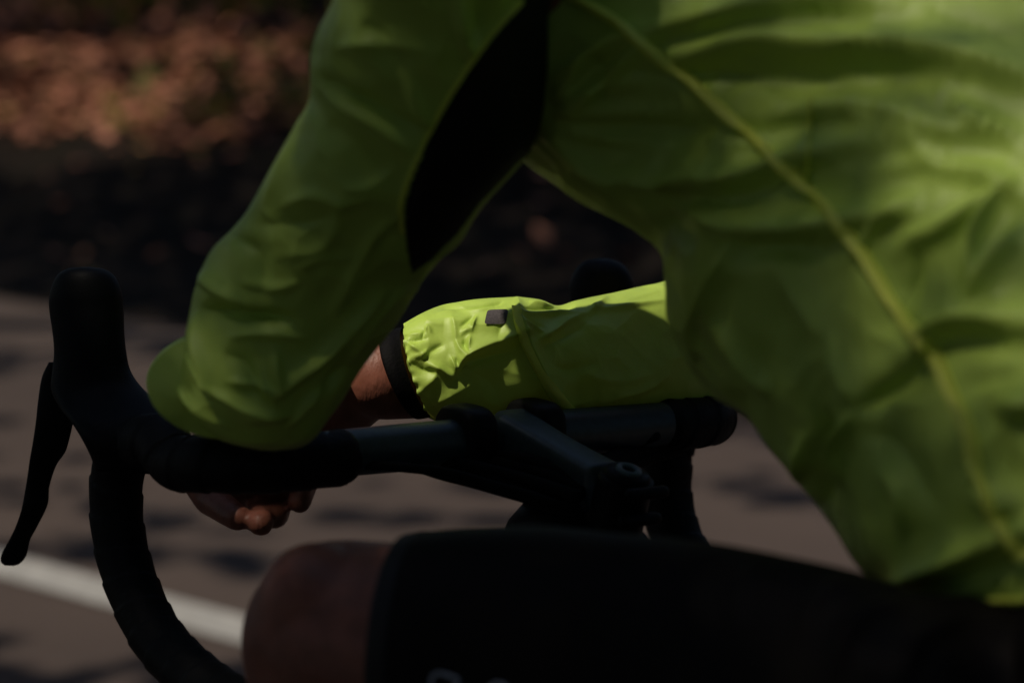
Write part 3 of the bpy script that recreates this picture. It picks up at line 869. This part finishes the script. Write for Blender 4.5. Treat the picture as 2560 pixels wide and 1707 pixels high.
# ---- jacket body -------------------------------------------------------
torso = [(1150, 150, 1380, -400, 1.37, .10), (1240, 310, 1470, -480, 1.37, .12), (1308, 398, 1560, -520, 1.37, .13), (1430, 482, 1680, -545, 1.365, .14), (1560, 556, 1820, -560, 1.355, .142),
         (1648, 622, 1960, -555, 1.345, .143), (1664, 700, 2080, -530, 1.335, .143), (1676, 800, 2180, -490, 1.325, .143), (1712, 890, 2270, -440, 1.315, .143), (1782, 985, 2360, -390, 1.30, .143),
         (1866, 1036, 2450, -330, 1.285, .143), (1922, 1118, 2540, -265, 1.27, .143), (2020, 1240, 2650, -185, 1.25, .143), (2086, 1336, 2740, -100, 1.235, .143), (2155, 1432, 2830, 0, 1.215, .143),
         (2280, 1530, 2960, 110, 1.19, .145), (2470, 1690, 3150, 260, 1.16, .15), (2800, 1850, 3400, 420, 1.11, .15), (3300, 1900, 3700, 560, 1.06, .15)]
V, Fc, _ = loft_px(torso, 460, 300)
tf = [
 ([(1385, 290), (1480, 320), (1600, 340)], 5, 16, 12), ([(1380, 300), (1450, 350), (1530, 400), (1600, 440)], 5, 14, 12), ([(1400, 240), (1500, 210), (1620, 190)], 5, 14, 12), ([(1390, 230), (1440, 180), (1480, 120)], 5, 14, 14),
 ([(2150, 300), (2250, 330), (2350, 400)], 5, 16, 12), ([(2200, 420), (2300, 400), (2420, 420)], 5, 16, 12), ([(1750, 330), (1900, 345), (2050, 335)], 5, 16, 12), ([(2380, 250), (2460, 300), (2560, 330)], 6, 18, 14), ([(2120, 640), (2200, 560), (2300, 500)], 5, 18, 14),
 ([(1650, 150), (1782, 122), (1916, 104), (2050, 122), (2211, 122), (2371, 145), (2520, 185), (2640, 240)], 11, 75, 26),
 ([(1560, 90), (1730, 45), (1890, 16), (2100, 0), (2300, 10)], 8, 60, 35),
 ([(1400, 276), (1540, 268), (1710, 276)], 4, 16, 12),
 ([(1370, 322), (1440, 362), (1515, 398), (1620, 424), (1755, 447), (1880, 436), (1970, 400), (2100, 368), (2280, 343)], 10, 55, 22),
 ([(1720, 500), (1770, 535), (1840, 562), (1940, 572), (2050, 564), (2157, 543), (2340, 508)], 11, 55, 20),
 ([(1850, 570), (1825, 640), (1782, 723), (1745, 810), (1735, 900)], 7, 26, 26),
 ([(1390, 175), (1440, 150), (1540, 85), (1600, 60)], 6, 22, 22), ([(1385, 274), (1440, 255), (1490, 222), (1580, 130), (1640, 90)], 6, 24, 20),
 ([(1480, 130), (1520, 200), (1500, 250)], -5, 30, 30), ([(1420, 210), (1500, 160), (1560, 120)], -6, 18, 18),
 ([(1940, 640), (2000, 740), (2060, 840)], 4, 30, 30), ([(2370, 410), (2450, 428), (2505, 450), (2580, 500)], 8, 30, 18),
 ([(2510, 470), (2460, 580), (2436, 720)], 9, 26, 26), ([(2240, 620), (2400, 540), (2510, 465)], 7, 40, 40), ([(2560, 560), (2500, 640), (2420, 760)], 7, 30, 30),
 ([(2380, 640), (2400, 720), (2380, 780)], -7, 30, 30), ([(2300, 600), (2290, 700), (2250, 780)], -6, 35, 35),
 ([(2290, 870), (2340, 838), (2400, 803), (2480, 795), (2620, 800)], 13, 34, 18), ([(2360, 850), (2460, 850), (2600, 870)], -8, 30, 30),
 ([(2500, 1005), (2560, 1010), (2640, 1000)], 11, 34, 26), ([(2400, 960), (2470, 940), (2560, 930)], -5, 30, 40),
 ([(2130, 1020), (2230, 960), (2345, 890)], -11, 34, 34), ([(2097, 1200), (2098, 1100), (2150, 1010)], 8, 30, 26),
 ([(2230, 1440), (2336, 1407), (2456, 1364), (2600, 1300)], 10, 40, 24), ([(2310, 1470), (2408, 1424), (2570, 1385)], -9, 24, 26),
 ([(1985, 1200), (2000, 1150), (2010, 1080)], 6, 26, 26), ([(2060, 1010), (2058, 1120), (2040, 1260), (2080, 1330)], -14, 40, 40),
 ([(1780, 790), (1863, 896), (1930, 980)], 6, 26, 26), ([(2080, 840), (2110, 940), (2150, 1010)], 6, 26, 26),
 ([(2440, 1180), (2480, 1240), (2560, 1250)], 7, 40, 40), ([(2200, 1150), (2260, 1230), (2260, 1330)], 5, 50, 40), ([(2150, 1060), (2240, 1110), (2330, 1240)], -5, 40, 40),
 ([(1850, 610), (1960, 600), (2080, 625)], -9, 28, 50), ([(1650, 520), (1690, 560), (1740, 610)], -8, 40, 40),
 ([(1600, 165), (1782, 172), (2000, 192), (2200, 176), (2420, 178)], -9, 28, 50), ([(1650, 95), (1850, 62), (2050, 50)], -7, 24, 40),
 ([(1420, 300), (1600, 310), (1900, 320), (2100, 310)], -7, 34, 40), ([(1900, 300), (2050, 262), (2200, 270), (2340, 315), (2560, 345)], 6, 40, 24),
 ([(1450, 430), (1600, 480), (1780, 492), (1950, 470)], -8, 40, 40), ([(1680, 360), (1740, 400), (1800, 420)], 4, 18, 14), ([(1900, 500), (2100, 470), (2340, 430)], -5, 40, 40),
 ([(2030, 255), (2018, 350), (2012, 450)], 2.5, 9, 9), ([(1960, 0), (2120, 60), (2220, 105)], -4, 18, 18), ([(2300, 0), (2450, 60), (2560, 110)], -4, 22, 22), ([(2330, 190), (2400, 270), (2480, 330)], 3, 20, 20)]
tf = [([(x_, y_ + 12) for x_, y_ in p_], a_ * (1.7 if a_ > 0 else 1.0), w1 * .7, w2 * .55) for p_, a_, w1, w2 in tf]
V = displace(V, Fc, tf, [(14, 1.0, 21), (40, 0.3, 22)], [(13, 1.5, 121), (24, 1.5, 123), (48, .6, 125)])
V = relax(V, 460, 300, 1)
def subset(V, Fc, mask):
    fs = [f for f, k in zip(Fc, mask) if k]
    ids = sorted({i for f in fs for i in f}); mp = {v: k for k, v in enumerate(ids)}
    return V[ids], [tuple(mp[i] for i in f) for f in fs]
fcx, fcy, _ = proj(np.array([V[list(f)].mean(0) for f in Fc]))
hem_y = np.interp(fcx, [2100, 2240, 2300, 2440, 2560, 3300], [1900, 1520, 1514, 1511, 1509, 1480])
V, Fc = subset(V, Fc, fcy < hem_y)
jacket = mesh_obj('jacket', V, Fc, M['jacket'], person)
jb = BVHTree.FromPolygons([tuple(v) for v in V], [tuple(f) for f in Fc])

def hit(bvh, px, py, off=0.0):
    r = nrm(ray(px, py))
    loc, no, ix, d = bvh.ray_cast(Vector(CAM), Vector(r))
    if loc is None: return None
    no = np.array(no)
    if no @ r > 0: no = -no
    return np.array(loc) + no * off, no

def strip(bvh, pts, width_px, thick, n=120):
    """raised tape laid along a line of the cloth"""
    pl = catmull(pts, n)
    rows = []
    for k in range(n):
        t_ = pl[min(k + 1, n - 1)] - pl[max(k - 1, 0)]; t_ = t_ / (np.hypot(*t_) + 1e-9)
        nn = np.array([-t_[1], t_[0]]) * width_px / 2
        row = []
        for a, hgt in ((-1, -.3), (-.8, .55), (-.4, 1), (0, 1.1), (.4, 1), (.8, .55), (1, -.3)):
            h = hit(bvh, *(pl[k] + nn * a), thick * hgt)
            row.append(h[0] if h else None)
        if all(q is not None for q in row): rows.append(row)
    V = np.array(rows)
    nr, m = V.shape[:2]
    # smooth along
    for _ in range(14): V[1:-1] = (V[:-2] + 2 * V[1:-1] + V[2:]) / 4
    return V.reshape(-1, 3), grid_faces(nr, m, wrap=False)

main_seam = [(1395, -40), (1448, 0), (1524, 44), (1633, 131), (1741, 218), (1850, 316), (1959, 419), (2046, 501), (2111, 577), (2177, 664), (2242, 773), (2300, 850)]
V, Fc = strip(jb, main_seam, 30, .0056, 160)
mesh_obj('seam', V, Fc, M['seam'], jacket)
V, Fc = strip(jb, [(2300, 850), (2345, 896), (2380, 980), (2428, 1080), (2444, 1180), (2472, 1250), (2514, 1335), (2575, 1395)], 30, .0056, 100)
mesh_obj('seam', V, Fc, M['seam'], jacket)
V, Fc = strip(jb, [(2030, 255), (2024, 350), (2016, 455)], 9, .0030, 50)
mesh_obj('seam', V, Fc, M['seam'], jacket)
V, Fc = strip(jb, [(2306, 1502), (2440, 1500), (2575, 1497)], 15, .002, 60)
mesh_obj('hem_band', V, Fc, M['seam'], jacket)

# ---- near sleeve -------------------------------------------------------
arm = [(1380, -470, 1710, -500, 1.36, .05), (1130, -400, 1640, -470, 1.29, .08), (930, -240, 1500, -330, 1.22, .085), (868, -90, 1410, -120, 1.235, .08), (836, 0, 1374, 10, 1.25, .076), (795, 85, 1372, 110, 1.26, .073), (780, 165, 1368, 200, 1.268, .07), (774, 250, 1352, 310, 1.28, .066),
       (738, 318, 1312, 398, 1.29, .063), (675, 435, 1212, 508, 1.305, .06), (625, 525, 1148, 598, 1.32, .058), (588, 572, 1090, 655, 1.33, .056), (533, 632, 1035, 725, 1.34, .054), (494, 718, 985, 808, 1.35, .052),
       (478, 790, 940, 868, 1.355, .05), (462, 865, 898, 925, 1.358, .048), (446, 945, 855, 995, 1.36, .046), (452, 1015, 815, 1050, 1.362, .042), (505, 1070, 783, 1092, 1.364, .034), (570, 1098, 745, 1112, 1.366, .022), (640, 1113, 690, 1117, 1.367, .006)]
V, Fc, _ = loft_px(arm, 340, 260)
af = [
 ([(470, 900), (520, 960), (600, 1010), (690, 1040)], 7, 16, 12), ([(440, 960), (500, 1020), (580, 1060)], 6, 12, 10), ([(640, 900), (660, 960), (690, 1010)], 5, 12, 12), ([(820, 960), (770, 1000), (720, 1060)], 6, 14, 12),
 ([(600, 700), (680, 720), (760, 700)], 5, 16, 12), ([(700, 985), (640, 960), (570, 950)], 5, 14, 12), ([(990, 420), (930, 460), (860, 470)], 4, 14, 10),
 ([(815, 222), (871, 267), (941, 304), (1002, 355), (1055, 392)], 8, 20, 34), ([(812, 188), (852, 232), (918, 265), (988, 302), (1070, 336)], -8, 22, 22),
 ([(1015, 195), (1053, 281), (1080, 328)], 7, 26, 20), ([(1140, -20), (1156, 70), (1178, 150)], 9, 34, 24), ([(1200, 0), (1190, 60), (1170, 110)], -6, 24, 24),
 ([(588, 590), (640, 640), (660, 740)], -8, 34, 34), ([(500, 690), (560, 730), (640, 768)], 8, 34, 20), ([(515, 775), (612, 786), (735, 800)], -10, 20, 26),
 ([(585, 842), (640, 832), (700, 832), (752, 845)], 6, 14, 16), ([(494, 791), (505, 870), (522, 930), (536, 985)], 10, 26, 18),
 ([(704, 990), (696, 930), (688, 870)], 7, 14, 14), ([(700, 985), (750, 935), (804, 887), (905, 785), (960, 730)], 9, 26, 26),
 ([(1015, 520), (941, 577), (894, 655), (866, 715), (830, 780)], 6, 24, 24), ([(640, 560), (760, 560), (880, 530)], -4, 50, 50),
 ([(1072, 350), (1045, 420), (1020, 480), (1005, 540)], 6, 26, 26), ([(820, 300), (900, 380), (960, 450)], -5, 60, 60), ([(700, 520), (780, 490), (850, 505), (930, 490)], 4, 26, 26),
 ([(900, 60), (960, 100), (1020, 180)], -5, 50, 50), ([(850, 120), (920, 110), (1040, 120)], 4, 30, 30), ([(740, 680), (800, 640), (880, 640)], 4, 30, 30), ([(560, 880), (620, 920), (650, 1000)], -5, 36, 36),
 ([(560, 1010), (640, 1040), (740, 1030)], 4, 30, 30), ([(790, 1010), (830, 950), (880, 890)], -5, 22, 22), ([(520, 1050), (600, 1085), (700, 1095)], 4, 16, 16), ([(770, 60), (800, 250)], 3, 30, 30),
 ([(1080, 720), (1000, 730), (930, 800), (870, 900), (810, 1020)], 5, 20, 16), ([(860, 470), (820, 600), (700, 640)], 4, 40, 40), ([(730, 360), (700, 440), (660, 520)], 4, 24, 24)]
af = [(p_, a_ * 1.05, w1 * .75, w2 * .6) for p_, a_, w1, w2 in af]
V = displace(V, Fc, af, [(16, 0.8, 31), (45, 0.3, 32)], [(16, 1.4, 131), (28, 1.5, 133), (52, .6, 135)])
V = relax(V, 340, 260, 2)
# cut the black knit panel out of the same surface
poly = np.array([(1312, -60), (1312, 0), (1250, 70), (1197, 140), (1132, 240), (1098, 296), (1072, 350), (1045, 410), (1023, 468), (1012, 510), (1012, 560), (1018, 620), (1030, 684), (1080, 648), (1140, 588), (1200, 508), (1240, 466), (1298, 404), (1420, 330), (1480, -60)], float)
def inside(px, py, poly):
    r = np.zeros(len(px), bool); n = len(poly); j = n - 1
    for i in range(n):
        xi, yi = poly[i]; xj, yj = poly[j]
        c = ((yi > py) != (yj > py)) & (px < (xj - xi) * (py - yi) / (yj - yi + 1e-9) + xi)
        r ^= c; j = i
    return r
N = vnormals(V, Fc)
fc = np.array([V[list(f)].mean(0) for f in Fc]); fn = np.array([N[list(f)].mean(0) for f in Fc])
px, py, d = proj(fc)
front = -(fn * nrm(fc - CAM)).sum(1) > -0.30
isp = inside(px, py, poly) & front
def subset(V, Fc, mask):
    fs = [f for f, k in zip(Fc, mask) if k]
    ids = sorted({i for f in fs for i in f}); mp = {v: k for k, v in enumerate(ids)}
    return V[ids], [tuple(mp[i] for i in f) for f in fs]
sl1 = mesh_obj('sleeve', *subset(V, Fc, ~isp), M['jacket'], jacket)
sl1['label'] = 'shaded sleeve with a black knit panel, elbow on the bar'
pan = mesh_obj('underarm_panel', *subset(V, Fc, isp), M['mesh_black'], jacket)
ab = BVHTree.FromPolygons([tuple(v) for v in V], [tuple(f) for f in Fc])
V, Fc = strip(ab, [(1304, 4), (1243, 70), (1190, 138), (1125, 238), (1066, 347), (1038, 410), (1014, 468), (1002, 520), (1006, 580)], 13, .0016, 90)
mesh_obj('panel_seam', V, Fc, M['seam'], jacket)
# forearm of the near sleeve, going away over the bar
C = np.array([P(562, 962, 1.345), P(575, 953, 1.40), P(612, 936, 1.46), P(680, 908, 1.535), P(728, 888, 1.58)])
rr = np.array([.043, .0465, .040, .035, .030]); uu = np.array([.029, .030, .029, .028, .027])
C = catmull(C, 60); rr = np.interp(np.linspace(0, 4, 60), range(5), rr); uu = np.interp(np.linspace(0, 4, 60), range(5), uu)
V, Fc, _ = sweep(C, RT[None] * rr[:, None], UP[None] * uu[:, None], 96, (True, False))
V = V + vnormals(V, Fc) * (noise3(V, 35, 41, 3) * .0012)[:, None]
o = mesh_obj('sleeve_forearm', V, Fc, M['jacket'], jacket)

# ---- far sleeve (in focus) ----------------------------------------------
far = [(1012, 812, 1084, 1040, 1.575, .028, 26), (1045, 788, 1098, 1050, 1.577, .031, 26), (1100, 766, 1132, 1056, 1.580, .034, 18), (1170, 751, 1192, 1060, 1.584, .036, 10), (1240, 745, 1255, 1060, 1.590, .037, 0), (1300, 743, 1322, 1056, 1.596, .037, 0),
       (1350, 750, 1375, 1052, 1.602, .036, 0), (1392, 766, 1425, 1048, 1.610, .036, 0), (1440, 754, 1485, 1044, 1.618, .037, 0), (1530, 735, 1565, 1040, 1.632, .039, 0), (1600, 719, 1650, 1036, 1.648, .041, 0),
       (1672, 702, 1735, 1030, 1.665, .043, 0), (1760, 660, 1835, 1000, 1.70, .046, 0), (1840, 580, 1910, 900, 1.71, .05, 0), (1890, 440, 2000, 720, 1.69, .052, 0), (1950, 280, 2080, 500, 1.65, .055, 0), (2040, 80, 2200, 250, 1.59, .06, 0), (2120, -120, 2320, 20, 1.55, .065, 0)]
V, Fc, _ = loft_px(far, 1000, 300, (False, True))
m_ = 300; nr = 1000
sf = [
 ([(1140, 930), (1152, 906), (1172, 888), (1224, 866), (1296, 842), (1330, 836)], 8, 20, 7), ([(1165, 905), (1220, 890), (1300, 870)], -4, 10, 26),
 ([(1336, 857), (1370, 838), (1402, 820), (1470, 785)], 6, 18, 6), ([(1345, 872), (1410, 840), (1470, 808)], -2.5, 9, 20),
 ([(1292, 790), (1379, 787), (1456, 789)], 4, 9, 5), ([(1476, 781), (1575, 768), (1662, 753)], 3.5, 9, 5), ([(1480, 768), (1492, 782)], 4, 12, 12),
  
 ([(1296, 797), (1327, 810), (1358, 829)], -2.5, 7, 7), ([(1294, 806), (1330, 822), (1356, 834)], 3, 7, 6), ([(1300, 815), (1340, 826)], 2, 5, 5), ([(1392, 775), (1440, 765)], -3, 8, 8),
 ([(1100, 768), (1160, 770), (1230, 760), (1262, 752)], -4, 6, 10), ([(1085, 786), (1150, 772), (1200, 774), (1240, 762)], 3, 10, 6),
 ([(1130, 790), (1136, 815), (1140, 850)], 2.5, 14, 14),
 ([(1150, 818), (1170, 800), (1188, 790)], -3, 6, 6), ([(1180, 822), (1184, 806), (1192, 790)], 3, 5, 5), ([(1150, 836), (1168, 826), (1184, 824)], 3, 7, 5), ([(1160, 850), (1164, 870), (1172, 888)], -4, 9, 9), ([(1175, 840), (1170, 862), (1168, 884)], 3.5, 7, 7),
 ([(1138, 850), (1150, 875), (1168, 888)], 3, 8, 6), ([(1125, 892), (1135, 912), (1140, 930)], 3, 6, 6), ([(1140, 896), (1145, 915)], -2.5, 5, 5), ([(1010, 838), (1032, 836), (1062, 834)], 2, 5, 4), ([(1022, 852), (1045, 850), (1072, 844)], -2.5, 4, 4),
 ([(1020, 858), (1040, 872), (1062, 884)], 4, 9, 9), ([(1034, 893), (1056, 888), (1074, 880)], 3, 6, 5), ([(1052, 900), (1062, 885), (1070, 872)], 2.5, 5, 5), ([(1064, 828), (1070, 820), (1080, 832)], 2.5, 5, 5), ([(1054, 845), (1062, 825)], -2, 4, 4),
 ([(1060, 905), (1100, 920), (1135, 942)], 5, 9, 16), ([(1060, 800), (1085, 810), (1110, 812)], 2, 12, 12), ([(1110, 860), (1090, 870), (1060, 890)], -2.5, 9, 9), ([(1020, 900), (1045, 920), (1075, 930), (1110, 930)], -3, 14, 14),
 ([(1045, 980), (1080, 950), (1100, 915)], 3, 16, 16), ([(1080, 1010), (1120, 990), (1180, 960)], 3, 22, 18), ([(1180, 930), (1230, 960), (1250, 1010)], -3, 26, 26),
 
 ([(1370, 905), (1420, 925), (1500, 905)], -3, 22, 22), ([(1480, 1010), (1550, 985), (1620, 965), (1680, 930)], 4, 20, 12), ([(1450, 930), (1530, 950), (1640, 930)], 3, 26, 26),
 ([(1320, 756), (1350, 762), (1385, 770)], 3, 8, 8), ([(1300, 778), (1340, 776), (1400, 772)], -2.5, 6, 6), ([(1550, 760), (1600, 745), (1650, 728)], 1.5, 12, 12), ([(1520, 745), (1500, 765), (1500, 780)], 2.5, 12, 12),
 ([(1292, 742), (1293, 770), (1298, 805), (1312, 850), (1338, 905), (1370, 962), (1412, 1012), (1440, 1030)], 7, 26, 9), ([(1262, 780), (1252, 820), (1240, 862)], -2.5, 18, 18)]
V = displace(V, Fc, sf, [(30, 0.6, 51), (110, 0.2, 52)], [(22, 1.6, 141), (55, 0.8, 143)])
Vg = V[:nr * m_].reshape(nr, m_, 3)
for _ in range(2):
    Vs = (np.roll(Vg, 1, 1) + 2 * Vg + np.roll(Vg, -1, 1)) / 4
    Vs[1:-1] = (Vs[:-2] + 2 * Vs[1:-1] + Vs[2:]) / 4
    Vg = Vs
V[:nr * m_] = Vg.reshape(-1, 3)
# gathers of the elastic cuff, fading up the sleeve
rows = np.arange(len(V) - 1) // m_
th = (np.arange(len(V)) % m_) / m_ * 2 * np.pi
axial = (np.arange(len(V)) // m_) / nr
fade = np.exp(-axial / 0.030)
N = vnormals(V, Fc)
gth = np.sin(th * 17 + 1.3 * np.sin(th * 5)) * .6 + np.sin(th * 29 + 2) * .4
V = V + N * (gth * fade * .0022)[:, None]
lip = np.clip(1 - axial / .012, 0, 1)
V = V + (V.mean(0) * 0 + N) * (-lip * .004)[:, None]
sl2 = mesh_obj('sleeve', V, Fc, M['jacket'], jacket)
sl2['label'] = 'sunlit sleeve with a gathered elastic cuff and grey square mark'
sb = BVHTree.FromPolygons([tuple(v) for v in V], [tuple(f) for f in Fc])
# grey square mark with rounded corners
cn = np.array([(1219, 776), (1270, 774), (1264, 810), (1236, 813), (1211, 809)], float)
gu = np.linspace(0, 1, 26); rowsV = []
TLc, TRc, BRc, BLc = np.array([1218, 776.]), np.array([1271, 774.]), np.array([1265, 811.]), np.array([1210, 811.])
ids = -np.ones((26, 26), int); VV = []
for i, a in enumerate(gu):
    for j, b in enumerate(gu):
        # rounded corners by squeezing the grid
        aa_, bb_ = 2 * a - 1, 2 * b - 1
        k = 1 - 0.045 * (abs(aa_) ** 6) * (abs(bb_) ** 6) * 2
        aa_, bb_ = aa_ * k, bb_ * k
        a2, b2 = (aa_ + 1) / 2, (bb_ + 1) / 2
        q = (TLc * (1 - a2) + TRc * a2) * (1 - b2) + (BLc * (1 - a2) + BRc * a2) * b2
        h = hit(sb, q[0], q[1], .0006)
        VV.append(h[0])
VV = np.array(VV)
qx, qy, _ = np.stack(proj(VV)); ux, uy = (qx - 1240) / 30, (qy - 793) / 20
Bq = np.stack([np.ones_like(ux), ux, uy, ux * ux, ux * uy, uy * uy], -1)
dd_ = np.linalg.norm(VV - CAM, axis=1)
co, *_ = np.linalg.lstsq(Bq, dd_, rcond=None)
VV = CAM + nrm(VV - CAM) * (Bq @ co - .0008)[:, None]
mesh_obj('sleeve_mark', np.array(VV), grid_faces(26, 26, wrap=False), M['patch'], jacket)
V, Fc = strip(sb, [(1292, 772), (1294, 785), (1298, 808), (1312, 852), (1338, 905), (1370, 962), (1410, 1012), (1430, 1028)], 26, .0040, 140)
mesh_obj('zip_flap', V, Fc, M['seam'], jacket)  # pale seam colour stands in for the glow of the sleeve welt

# ---- wristband ----------------------------------------------------------
wb = [(958, 838, 1040, 1046, 1.575, .0265, 30), (962, 832, 1046, 1048, 1.575, .0295, 31), (985, 822, 1062, 1046, 1.575, .0295, 30), (1010, 818, 1082, 1042, 1.577, .0285, 28)]
V, Fc, _ = loft_px(wb, 30, 80, (False, False))
mesh_obj('wristband', V, Fc, M['band'], person)

# ---- shorts -------------------------------------------------------------
sh = [(1034, 1336, 1010, 1985, 1.225, .062, 95), (1042, 1331, 1020, 1992, 1.225, .066, 95), (1100, 1322, 1090, 2005, 1.22, .072, 80), (1200, 1315, 1190, 2030, 1.213, .075, 50), (1350, 1312, 1350, 2070, 1.197, .077, 30), (1500, 1326, 1520, 2120, 1.18, .079, 10), (1770, 1353, 1780, 2220, 1.145, .083, 0), (2000, 1394, 2020, 2310, 1.117, .086, 0),
      (2150, 1428, 2200, 2380, 1.10, .088, 0), (2320, 1480, 2380, 2450, 1.085, .08, 0), (2520, 1490, 2580, 2520, 1.09, .08, 0), (2800, 1470, 2900, 2600, 1.06, .095, 0), (3300, 1300, 3500, 2500, 1.04, .12, 0), (3700, 1000, 3900, 2200, 1.03, .13, 0)]
V, Fc, _ = loft_px(sh, 240, 160, (False, True))
V = displace(V, Fc, [([(2150, 1440), (2050, 1500), (1980, 1600)], 5, 20, 20), ([(2260, 1500), (2140, 1560), (2080, 1700)], 6, 24, 24), ([(1900, 1400), (1850, 1480), (1840, 1600)], 3, 20, 20), ([(2420, 1540), (2300, 1600), (2250, 1707)], 6, 26, 26)], [(16, 0.6, 61)], [(20, .8, 161)])
shorts = mesh_obj('shorts', V, Fc, M['shorts'], person)
hg = [(1026, 1333, 1002, 1990, 1.225, .0635, 97), (1030, 1331, 1006, 1992, 1.225, .0672, 97), (1066, 1325, 1044, 1998, 1.223, .0695, 90), (1070, 1328, 1048, 1994, 1.223, .0660, 90)]
Vh, Fh, _ = loft_px(hg, 16, 160, (False, False))
mesh_obj('hem_gripper', Vh, Fh, M['mesh_black'], shorts)
tb_ = BVHTree.FromPolygons([tuple(v) for v in V], [tuple(f) for f in Fc])
for pts in ([(1078, 1740), (1076, 1710), (1080, 1690), (1094, 1680), (1110, 1684), (1130, 1692), (1148, 1697), (1144, 1706), (1134, 1720), (1120, 1745)], [(1218, 1722), (1235, 1709), (1255, 1709), (1272, 1722)]):
    V, Fc = strip(tb_, pts, 11, .0004, 50)
    mesh_obj('printed_letter', V, Fc, M['print'], shorts)
# seat and waist of the shorts
V, Fc = join(chain([PELV, P(2650, 620, 1.22), P(2420, 420, 1.26)], [.134, .115, .113]) + chain([HIP_L, PELV, HIP_R], [.096, .128, .096]) + chain([HIP_L, P(2900, 1900, 1.07)], [.096, .088]))
mesh_obj('shorts_seat', V, Fc, M['shorts'], person)
# right leg of the shorts
pts = [HIP_R, HIP_R * .66 + KNEE_R * .34, HIP_R * .3 + KNEE_R * .7]
V, Fc = tube(pts, [.094, .086, .072], 30, 40)
mesh_obj('shorts_leg', V, Fc, M['shorts'], person)
# helmet, just out of the picture
k = np.linspace(0.03, 1, 16)
C = np.array([HEAD + Z0 * .012 - fdir * .11 + fdir * .235 * a for a in np.linspace(0, 1, 16)])
wv = np.sqrt(np.clip(1 - (2 * np.linspace(0, 1, 16) - 1) ** 2, .004, 1))
V, Fc, _ = sweep(C + Z0 * .03, R0[None] * (.098 * wv)[:, None], Z0[None] * (.075 * wv)[:, None], 32)
mesh_obj('helmet', V, Fc, M['black_alloy'], person)
